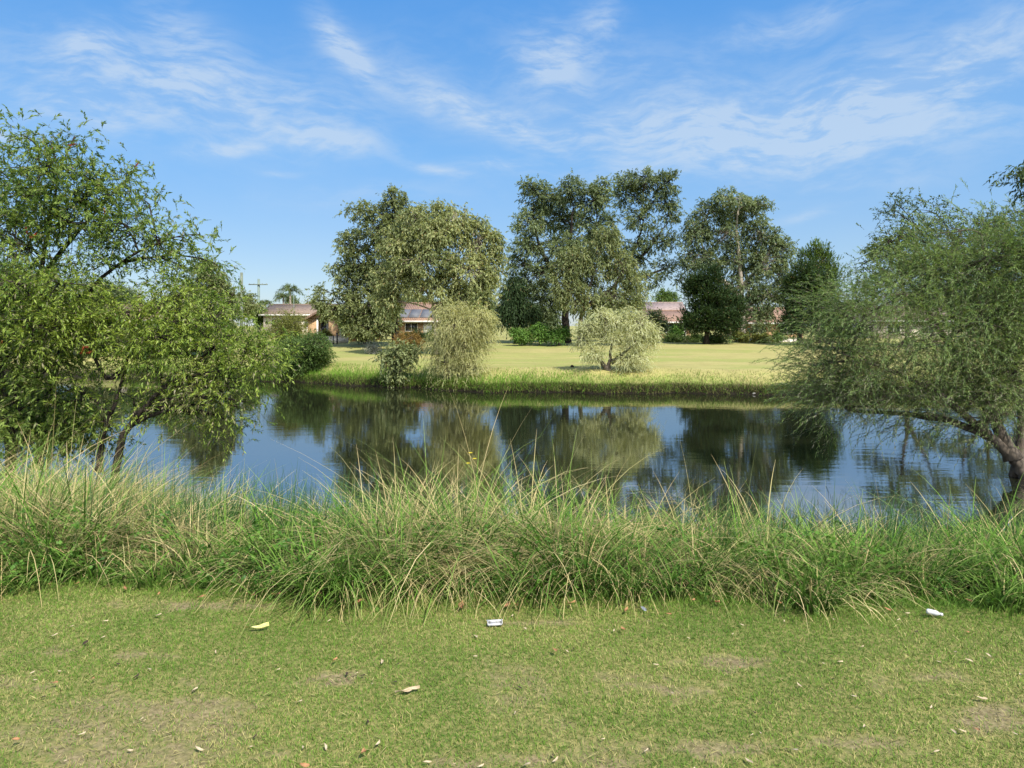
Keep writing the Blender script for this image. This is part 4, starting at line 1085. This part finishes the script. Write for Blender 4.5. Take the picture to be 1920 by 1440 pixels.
# ------------------------------------------------------------------ houses
def house(name, label, px, py, d, w, dep, h, rise, wall, roof, rz=0.0, gable_front=False, over=0.45, openings=(), trim="trim", group="houses beyond the field"):
    """local frame: x along the front, +y away from the viewer; px, py = front lower corner"""
    b = pt(px, py, d)
    b[2] = float(height(b[0], b[1])) if py is None else b[2]
    root = thing(name, label, "house", b, rz, group)
    g = Geo()
    g.box(0, w, 0, dep, -0.6, h)
    if gable_front:
        g.prism([(0, h), (w, h), (w / 2, h + rise)], 0.002, dep - 0.002)
    else:
        gp = Geo()
        for x0, x1 in ((0.002, 0.12), (w - 0.12, w - 0.002)):
            v = [(x0, 0, h), (x0, dep, h), (x0, dep / 2, h + rise), (x1, 0, h), (x1, dep, h), (x1, dep / 2, h + rise)]
            g.add(v, [(0, 2, 1), (3, 4, 5)])
            g.add(v, [(0, 1, 4, 3), (1, 2, 5, 4), (2, 0, 3, 5)])
    g.build("wall", M[wall], root)
    r = Geo()
    o = over
    if gable_front:
        k = rise / (w / 2)
        z0 = h - o * k + 0.12
        r.slab([(-o, -o, z0), (w / 2, -o, h + rise + .12), (w / 2, dep + o, h + rise + .12), (-o, dep + o, z0)][::-1], 0.1)
        r.slab([(w / 2, -o, h + rise + .12), (w + o, -o, z0), (w + o, dep + o, z0), (w / 2, dep + o, h + rise + .12)][::-1], 0.1)
    else:
        k = rise / (dep / 2)
        z0 = h - o * k + 0.12
        r.slab([(-o, -o, z0), (w + o, -o, z0), (w + o, dep / 2, h + rise + .12), (-o, dep / 2, h + rise + .12)], 0.1)
        r.slab([(-o, dep / 2, h + rise + .12), (w + o, dep / 2, h + rise + .12), (w + o, dep + o, z0), (-o, dep + o, z0)], 0.1)
    ro = r.build("roof", M[roof], root)
    # ridge cap and gutter / fascia
    rg = Geo()
    if gable_front:
        rg.tube([(w / 2, -o - .02, h + rise + .13), (w / 2, dep + o, h + rise + .13)], .09, 8)
    else:
        rg.tube([(-o - .02, dep / 2, h + rise + .13), (w + o + .02, dep / 2, h + rise + .13)], .09, 8)
    rg.build("ridge_cap", M[roof], ro)
    f = Geo()
    if gable_front:
        z0 = h - o * rise / (w / 2) + .02
        for sx in (-1, 1):
            xs = -o if sx < 0 else w + o
            ym = -o - .03
            v = [(xs, ym, z0 - .16), (w / 2, ym, h + rise - .16), (w / 2, ym, h + rise + .02), (xs, ym, z0 + .02)]
            v += [(a, c + .028, e) for a, c, e in v]
            f.add(v, [(0, 1, 2, 3), (7, 6, 5, 4), (0, 4, 5, 1), (2, 6, 7, 3), (1, 5, 6, 2), (3, 7, 4, 0)])
    else:
        f.box(-o, w + o, -o - .12, -o - .003, z0 - .20, z0 - .02)
    f.build("fascia", M[trim], ro)
    for kind, x0, x1, z0, z1 in openings:
        if kind == "door":
            dr = Geo().box(x0, x1, -.05, -.004, z0, z1).build("door", M["trim"], root)
            Geo().box(x1 - .15, x1 - .1, -.10, -.053, (z0 + z1) / 2 - .1, (z0 + z1) / 2 + .1).build("handle", M["dark_metal"], dr)
        else:
            fr = Geo()
            t = .07
            for a in ((x0, x1, z0, z0 + t), (x0, x1, z1 - t, z1), (x0, x0 + t, z0 + t, z1 - t), (x1 - t, x1, z0 + t, z1 - t), ((x0 + x1) / 2 - .03, (x0 + x1) / 2 + .03, z0 + t, z1 - t)):
                fr.box(a[0], a[1], -.07, -.004, a[2], a[3])
            fr = fr.build("window", M["trim"], root)
            Geo().box(x0 + t, x1 - t, -.03, -.006, z0 + t, z1 - t).build("pane", M["glass" if kind == "window" else "curtain"], fr)
    return root


# orange brick house with a recessed porch under a gable
b = pt(577, 637, 68)
hA = thing("brick_house", "orange brick house with a gabled porch beside the dark spreading gum", "house", b, 0, "houses beyond the field")
Wd = 3.15
g = Geo()
g.box(0, .85, 0, .25, -.5, 2.25); g.box(2.05, Wd, 0, .25, -.5, 2.35)
g.box(.002, Wd - .002, 1.2, 7, -.5, 2.2)
g.box(Wd, 5.6, 2.2, 8, -.5, 2.3)
g.build("wall", M["brick"], hA)
r = Geo()
r.slab([(-.55, -.5, 1.95), (-.55, 7, 1.95), (1.75, 7, 3.2), (1.75, -.5, 3.2)][::-1], .12)
r.slab([(1.75, -.5, 3.2), (1.75, 7, 3.2), (3.95, 7, 2.0), (3.95, -.5, 2.0)][::-1], .12)
r.slab([(3.5, 1.6, 2.25), (6.1, 1.6, 2.25), (6.1, 5.2, 3.5), (3.5, 5.2, 3.5)], .12)
r.slab([(3.5, 5.2, 3.5), (6.1, 5.2, 3.5), (6.1, 8.6, 2.25), (3.5, 8.6, 2.25)], .12)
ro = r.build("roof", M["tile_brown"], hA)
Geo().prism([(-.1, 2.08), (3.4, 2.2), (1.75, 3.06)], -.1, -.02).build("gable_board", M["tile_terra"], hA)
Geo().prism([(-.55, 1.72), (1.75, 2.97), (1.75, 3.15), (-.55, 1.9)], -.56, -.51).prism([(1.75, 2.97), (3.95, 1.78), (3.95, 1.95), (1.75, 3.15)], -.56, -.51).build("fascia", M["tile_brown"], ro)
for xx in (.86, Wd + .002):
    Geo().box(xx, xx + .14, -.03, .22, -.1, 2.05).build("porch_post", M["trim"], hA)
fr = Geo().box(.95, 1.02, 1.13, 1.19, .1, 1.95).box(1.98, 2.04, 1.13, 1.19, .1, 1.95).box(1.02, 1.98, 1.13, 1.19, 1.88, 1.95).box(1.02, 1.98, 1.13, 1.19, .1, .17).build("window", M["trim"], hA)
Geo().box(1.02, 1.48, 1.15, 1.18, .17, 1.88).build("pane", M["glass"], fr)
Geo().box(1.48, 1.98, 1.15, 1.18, .17, 1.88).build("curtain", M["curtain"], fr)

house("tiled_house", "cream house with a low brown tiled roof behind the olive bush", 494, 628, 90, 8.5, 8, 2.7, 1.25, "render_cream", "tile_dusty", R(2),
      openings=(("window", 1, 2.4, .9, 2.1), ("window", 5.2, 6.8, .9, 2.1)))
house("tiled_house", "distant pale gabled house peeping over the brown tiled roof", 560, 625, 118, 3.4, 8, 4.0, 1.0, "trim", "tile_dusty", R(0), True, openings=(("window", 1, 2.2, 2.4, 3.4),))
hC = house("tiled_house", "terracotta roofed house with grey solar panels glimpsed through the pale gum", 742, 636, 74, 5.2, 7, 2.1, 1.75, "brick", "tile_terra", R(-4),
           openings=(("window", 1, 2.4, .8, 1.8), ("door", 3, 3.9, 0, 1.9)))
g = Geo()
k = 1.75 / 3.5
for q in range(4):
    x0 = .1 + q * 1.22
    ya, yb = .1, 1.9
    g.slab([(x0, ya, 2.1 + k * ya + .19), (x0 + 1.15, ya, 2.1 + k * ya + .19), (x0 + 1.15, yb, 2.1 + k * yb + .19), (x0, yb, 2.1 + k * yb + .19)], .04)
g.build("solar_panels", M["panel"], hC)
house("tiled_house", "red tiled brick house glimpsed between the tall open gum and the dark cypress", 1222, 638, 76, 4.4, 6, 2.1, 1.1, "brick_tan", "tile_red", R(6),
      openings=(("window", 1.2, 2.6, .8, 1.9), ("door", 3.1, 3.9, 0, 2.0)))
house("tiled_house", "greyish pink roof rising behind the red tiled house", 1210, 634, 92, 5.0, 7, 3.3, 1.4, "render_cream", "tile_grey", R(-5), openings=(("window", 1.2, 2.8, 1.4, 2.6),))
house("tiled_house", "brick house barely visible beneath the gum with pale hanging bark", 1396, 640, 78, 6.5, 7, 2.2, 1.5, "brick", "tile_terra", R(-2),
      openings=(("window", .8, 2.2, .8, 1.9), ("window", 4, 5.4, .8, 1.9)))
house("tiled_house", "pale house far beyond the fine-leaved weeping tree", 1640, 640, 84, 9, 8, 2.6, 1.6, "render_cream", "tile_dusty", R(-4), openings=(("window", 1.4, 3, .9, 2.1), ("window", 5.5, 7, .9, 2.1)))
house("tiled_house", "low pale house behind the bottlebrush trees", 150, 640, 80, 10, 8, 2.6, 1.6, "render_cream", "tile_brown", R(5), openings=(("window", 1.4, 3, .9, 2.1), ("window", 5.5, 7, .9, 2.1)))

# low walls and posts by the houses
def low_wall(label, px0, px1, py, d, h, mat):
    a, c = pt(px0, py, d), pt(px1, py, d)
    root = thing("garden_wall", label, "wall", a)
    n = np.linalg.norm(c[:2] - a[:2])
    root.rotation_euler[2] = math.atan2(c[1] - a[1], c[0] - a[0])
    Geo().box(0, n, 0, .22, -.4, h - .06).build("wall_body", M[mat], root)
    Geo().box(-.03, n + .03, -.03, .25, h - .058, h).build("coping", M[mat], root)
low_wall("low cream wall in front of the orange brick house", 590, 652, 639, 66, .42, "concrete")
low_wall("low cream wall under the gum with pale hanging bark", 1380, 1500, 640, 66, .32, "concrete")


def post(name, label, px, py0, py1, d, r, mat, cat, group=None, cap=None):
    a, c = pt(px, py0, d), pt(px, py1, d)
    a[2] = min(a[2], float(height(a[0], a[1])))
    root = thing(name, label, cat, a, group=group)
    top = c[2] - a[2]
    Geo().tube([(0, 0, -.2), (0, 0, top * .5), (0, 0, top)], [r * 1.05, r, r * .95], 10).build("shaft", M[mat], root, smooth=True)
    Geo().tube([(0, 0, top), (0, 0, top + r * .7)], [r * 1.15, r * .6], 10).build("cap", M[cap or mat], root)
    return root


post("bollard", "dark bollard at the end of the low cream wall by the brick house", 632, 640, 625, 64.5, .07, "dark_metal", "bollard", "posts by the brick house")
post("bollard", "thinner dark post beside the bollard by the brick house", 625, 640, 630, 64.5, .05, "dark_metal", "bollard", "posts by the brick house")
post("marker_post", "pale blue post beside the low cream wall under the gum", 1404, 640, 617, 65, .14, "paleblue", "post")
post("marker_post", "short yellow marker beside the low cream wall under the gum", 1439, 640, 630, 65, .2, "hivis", "post")
post("antenna_mast", "thin pale mast above the brown tiled roof", 551, 600, 555, 88, .035, "timber_pale", "mast")
post("antenna_mast", "thin grey mast near the feathery pale tree", 578, 600, 545, 100, .03, "grey_metal", "mast")


def pole(label, px, py_top, d, arm):
    c = pt(px, py_top, d)
    bz = float(height(c[0], c[1]))
    root = thing("power_pole", label, "power pole", (c[0], c[1], bz), group="power poles beyond the pond")
    H = c[2] - bz
    Geo().tube([(0, 0, -.3), (0, 0, H * .4), (0, 0, H)], [.21, .18, .15], 10).build("shaft", M["timber" if not arm else "timber_pale"], root, smooth=True)
    Geo().box(-.16, .16, -.26, -.14, H * .42, H * .5).build("meter_box", M["grey_metal"], root)
    if arm:
        zc = H - .75
        Geo().box(-1.25, 1.25, -.27, -.15, zc - .06, zc + .06).build("crossarm", M["timber"], root)
        for xx in (-1.15, -.55, .55, 1.15):
            Geo().tube([(xx, -.21, zc + .06), (xx, -.21, zc + .14), (xx, -.21, zc + .20)], [.03, .05, .02], 8).build("insulator", M["grey_metal"], root)
    return root, H


pole("plain dark timber power pole without a crossarm", 453, 511, 80, False)
pole("pale timber power pole carrying a crossarm", 485, 523, 92, True)
g = Geo()
a, c = pt(452, 527, 80), pt(-200, 500, 70)
P = np.linspace(a, c, 24)
P[:, 2] -= 4 * .7 * np.linspace(0, 1, 24) * (1 - np.linspace(0, 1, 24))
tag(g.tube(P, .012, 5).build("power_line", M["dark_metal"]), "thin wire running from the plain dark pole behind the bottlebrush", "wire")

# ------------------------------------------------------------------ small things on the ground
def stone(name, label, px, py, d, size, mat, cat, seed, flat=.55, z=None):
    rng = np.random.default_rng(seed)
    nu, nv = 12, 8
    u = np.linspace(0, 2 * np.pi, nu, endpoint=False)
    v = np.linspace(-np.pi / 2 + .12, np.pi / 2 - .12, nv)
    U, Vv = np.meshgrid(u, v)
    r = size * (.8 + .4 * vnoise(np.cos(U) * 1.7 + 5 + seed, np.sin(Vv) * 2 + np.sin(U) * 1.5 + 5, seed))
    X = np.stack([r * np.cos(U) * np.cos(Vv), .8 * r * np.sin(U) * np.cos(Vv), flat * r * np.sin(Vv)], -1).reshape(-1, 3)
    i = np.arange(nv - 1)[:, None] * nu
    j = np.arange(nu)[None]
    Q = np.stack([i + j, i + (j + 1) % nu, i + nu + (j + 1) % nu, i + nu + j], -1).reshape(-1, 4)
    g = Geo().add(X, Q)
    fan = [(0, k + 1, k) for k in range(1, nu - 1)]
    top = (nv - 1) * nu
    g.Tr.append(np.array(fan + [(top, top + k, top + k + 1) for k in range(1, nu - 1)])); g.Tm.append(np.zeros(2 * (nu - 2), int))
    c = pt(px, py, d)
    c[2] = (float(height(c[0], c[1])) if z is None else z) + size * flat * .6
    o = g.build(name, M[mat], smooth=True)
    o.location = c
    return tag(o, label, cat)


stone("shore_stone", "pale stone at the waterline below the far field", 1415, 739, 33.9, .13, "rock", "stone", 4, z=WATER)
stone("shore_stone", "smaller pale stone beside the waterline stone below the far field", 1432, 740, 33.8, .09, "rock", "stone", 5, z=WATER)
stone("shore_stone", "white stone on the far shore seen under the leaning bottlebrush", 307, 712, 44, .17, "white", "stone", 6)
stone("earth_clod", "small dark clod on the far field beside the pale weeping bush", 1073, 688, 38.5, .10, "darkleaf", "clod", 7, flat=.8)


def leaf_mesh(name, length, width, curl, twist, mat, seed):
    """a curled fallen leaf, a real surface with a few folds"""
    rng = np.random.default_rng(seed)
    nu, nv = 9, 5
    t = np.linspace(0, 1, nu)
    w = width * np.sin(np.pi * np.clip(t, .02, .99)) ** .8
    s = np.linspace(-1, 1, nv)
    T, Sx = np.meshgrid(t, s, indexing="ij")
    X = (T - .5) * length
    Y = Sx * w[:, None] / 2 + length * .12 * np.sin(T * 3.0 + seed)
    Z = curl * length * ((T - .5) ** 2 * 1.6 + .25 * Sx ** 2 * (w[:, None] / width)) + twist * length * Sx * (T - .5) * .6 + .012 * length * np.sin(T * 14 + seed) + .003
    V = np.stack([X, Y, Z], -1).reshape(-1, 3)
    i = np.arange(nu - 1)[:, None] * nv + np.arange(nv - 1)[None]
    Q = np.stack([i, i + nv, i + nv + 1, i + 1], -1).reshape(-1, 4)
    V[:, 2] -= V[:, 2].min() - .003
    return Geo().add(V, Q).build(name, mat, smooth=True)


def lawn_pt(px, py):
    d = CZ * F / (py - HY)
    x = (px - 960) / F * d
    return x, d, float(height(x, d))


rng = np.random.default_rng(77)
protos = {}
for key, L, W, cu, tw, mt, nm in (("orange", .060, .026, .22, .3, "dryleaf", "fallen_leaf"), ("pale", .055, .014, .10, .2, "paleleaf", "bark_flake"), ("dark", .05, .018, .2, .3, "darkleaf", "fallen_leaf")):
    protos[key] = [leaf_mesh(nm, L * s, W * s, cu, tw, M[mt], sd) for s, sd in ((1, 1), (.75, 2), (1.2, 3))]
spots = []
# curled orange leaves along the foot of the long grass
for px, py in [(90, 1104), (145, 1101), (235, 1110), (205, 1106), (298, 1120), (378, 1124), (470, 1122), (495, 1126), (520, 1123), (573, 1125), (590, 1122), (672, 1135), (950, 1138), (968, 1136), (1072, 1136),
               (1253, 1157), (1176, 1148), (1460, 1135), (1815, 1133), (1814, 1195), (1388, 1261), (1040, 1221), (868, 1139), (1345, 1136), (1300, 1130), (1662, 1152)]:
    spots.append(("orange", px, py))
for px, py in [(617, 1163), (295, 1155), (195, 1166), (100, 1193), (133, 1176), (405, 1218), (520, 1252), (60, 1268), (65, 1280), (280, 1254), (366, 1290), (316, 1375), (270, 1343), (285, 1362), (698, 1280), (763, 1295),
               (966, 1335), (1259, 1301), (1600, 1312), (1758, 1249), (1790, 1231), (1815, 1249), (1852, 1240), (1915, 1278), (1838, 1317), (1745, 1331), (1685, 1168), (1290, 1198), (1616, 1220), (1542, 1249), (1575, 1248),
               (1700, 1155), (1470, 1167), (1390, 1172), (1620, 1370), (1410, 1383), (1425, 1378), (1787, 1377), (1800, 1374), (1900, 1382), (1485, 1411), (1405, 1427), (1040, 1420), (985, 1431), (900, 1430), (850, 1428), (800, 1425),
               (1130, 1385), (1210, 1410), (1140, 1178), (1150, 1180), (960, 1150), (985, 1174), (560, 1310), (568, 1400), (610, 1398), (470, 1395), (150, 1375), (120, 1425), (1756, 1415), (890, 1230), (715, 1242), (1229, 1243)]:
    spots.append(("pale", px, py))
for px, py in [(982, 1148), (80, 1308), (255, 1269), (220, 1247), (160, 1209), (650, 1262), (680, 1265), (745, 1246), (795, 1241), (1442, 1320), (1166, 1269), (1793, 1302), (1075, 1213), (20, 1226), (142, 1226), (450, 1276), (1540, 1297), (1413, 1337), (1470, 1224), (740, 1278), (690, 1348)]:
    spots.append(("dark", px, py))
for q in range(35):
    spots.append((rng.choice(["pale", "pale", "pale", "orange", "dark"]), rng.uniform(-40, 1960), rng.uniform(1140, 1455)))
first = {}
for key, px, py in spots:
    x, y, z = lawn_pt(px, py)
    j = int(rng.integers(3))
    src = protos[key][j]
    if (key, j) not in first:
        first[key, j] = 1
        o = src
    else:
        o = src.copy()
        C.objects.link(o)
    o.location = (x, y, z + (.030 if key == "orange" else .016))
    o.rotation_euler = (rng.normal(0, .18), rng.normal(0, .18), rng.uniform(0, 6.28))
    s = rng.uniform(.38, .80) * (1.5 if key == "orange" and py < 1165 else 1) * (.85 if key == "dark" else 1)
    o.scale = (s, s, s)
    lab, grp, cat = {"orange": ("curled orange-brown fallen leaf lying on the near lawn", "orange-brown fallen leaves on the near lawn", "leaf"),
                     "pale": ("pale dry flake of bark lying on the near lawn", "pale bark flakes on the near lawn", "bark flake"),
                     "dark": ("small dark shrivelled leaf lying on the near lawn", "dark shrivelled leaves on the near lawn", "leaf")}[key]
    tag(o, lab, cat, grp)
o = leaf_mesh("yellow_leaf", .125, .022, .12, .3, M["yellowleaf"], 9)
x, y, z = lawn_pt(482, 1175)
o.location = (x, y, z + .02); o.rotation_euler = (.2, -.1, .25)
tag(o, "long pale yellow curled leaf lying alone on the lawn", "leaf")
o = leaf_mesh("bark_strip", .11, .016, .2, .2, M["paleleaf"], 12)
x, y, z = lawn_pt(764, 1296)
o.location = (x, y, z + .015); o.rotation_euler = (0, 0, .25)
tag(o, "longest pale bark strip on the lawn, tapering to a point", "bark strip")
# crumpled white tray
x, y, z = lawn_pt(928, 1165)
t = thing("plastic_tray", "crumpled white open tray lying on the lawn below the long grass", "litter", (x, y, z + .010), .1)
t.scale = (.82, .82, .7)
g = Geo()
for a in ((-.045, .045, -.022, .022, 0, .004), (-.049, -.045, -.026, .026, 0, .024), (.045, .049, -.026, .026, 0, .026), (-.045, .045, .022, .026, 0, .02), (-.045, .045, -.026, -.022, 0, .014)):
    g.box(*a)
g.V = [v + np.random.default_rng(2).normal(0, .0018, v.shape) for v in g.V]
g.build("tray", M["white"], t)
Geo().box(-.054, .054, .0262, .034, .016, .02).build("rim", M["white"], t)
# small white bottle
x, y, z = lawn_pt(1750, 1159)
t = thing("plastic_bottle", "small white plastic bottle lying at the edge of the long grass", "litter", (x, y, z + .03), 0)
prof = [(-.034, .003), (-.033, .011), (-.026, .0145), (.012, .0145), (.022, .011), (.027, .007), (.033, .007)]
o = Geo().tube([(p[0], 0, 0) for p in prof], [p[1] for p in prof], 14).build("bottle", M["white"], t, smooth=True)
o2 = Geo().tube([(.0335, 0, 0), (.036, 0, 0), (.045, 0, 0)], [.0085, .0088, .0082], 12).build("cap", M["white"], t)
t.rotation_euler = (0, .12, -.35)
o = leaf_mesh("plastic_scrap", .045, .022, .4, .5, M["grey_metal"], 14)
x, y, z = lawn_pt(1206, 1143)
o.location = (x, y, z + .02); o.rotation_euler = (.3, .2, -.6)
tag(o, "small torn grey plastic scrap at the foot of the long grass", "litter")
# yellow flowering weed above the long grass
x, y = -.36, 6.0
bz = float(height(x, y))
t = thing("flowering_weed", "yellow flowered weed standing above the long grass before the water", "weed", (x, y, bz))
Geo().tube([(0, 0, 0), (.02, 0, .5), (.0, 0, 1.02)], [.004, .003, .002], 6).build("stem", M["cover"], t)
for q, (dx, dz) in enumerate(((0, 1.02), (.035, .97), (-.02, .93))):
    g = Geo()
    for e in range(6):
        aa = e / 6 * 6.28
        cx, sy = math.cos(aa), math.sin(aa)
        g.add([(dx, 0, dz), (dx + .012 * cx - .006 * sy, .012 * sy + .006 * cx, dz + .008), (dx + .024 * cx, .024 * sy, dz + .006), (dx + .012 * cx + .006 * sy, .012 * sy - .006 * cx, dz + .008)], [(0, 1, 2, 3)])
    g.build("flower", M["flower_y"], t)
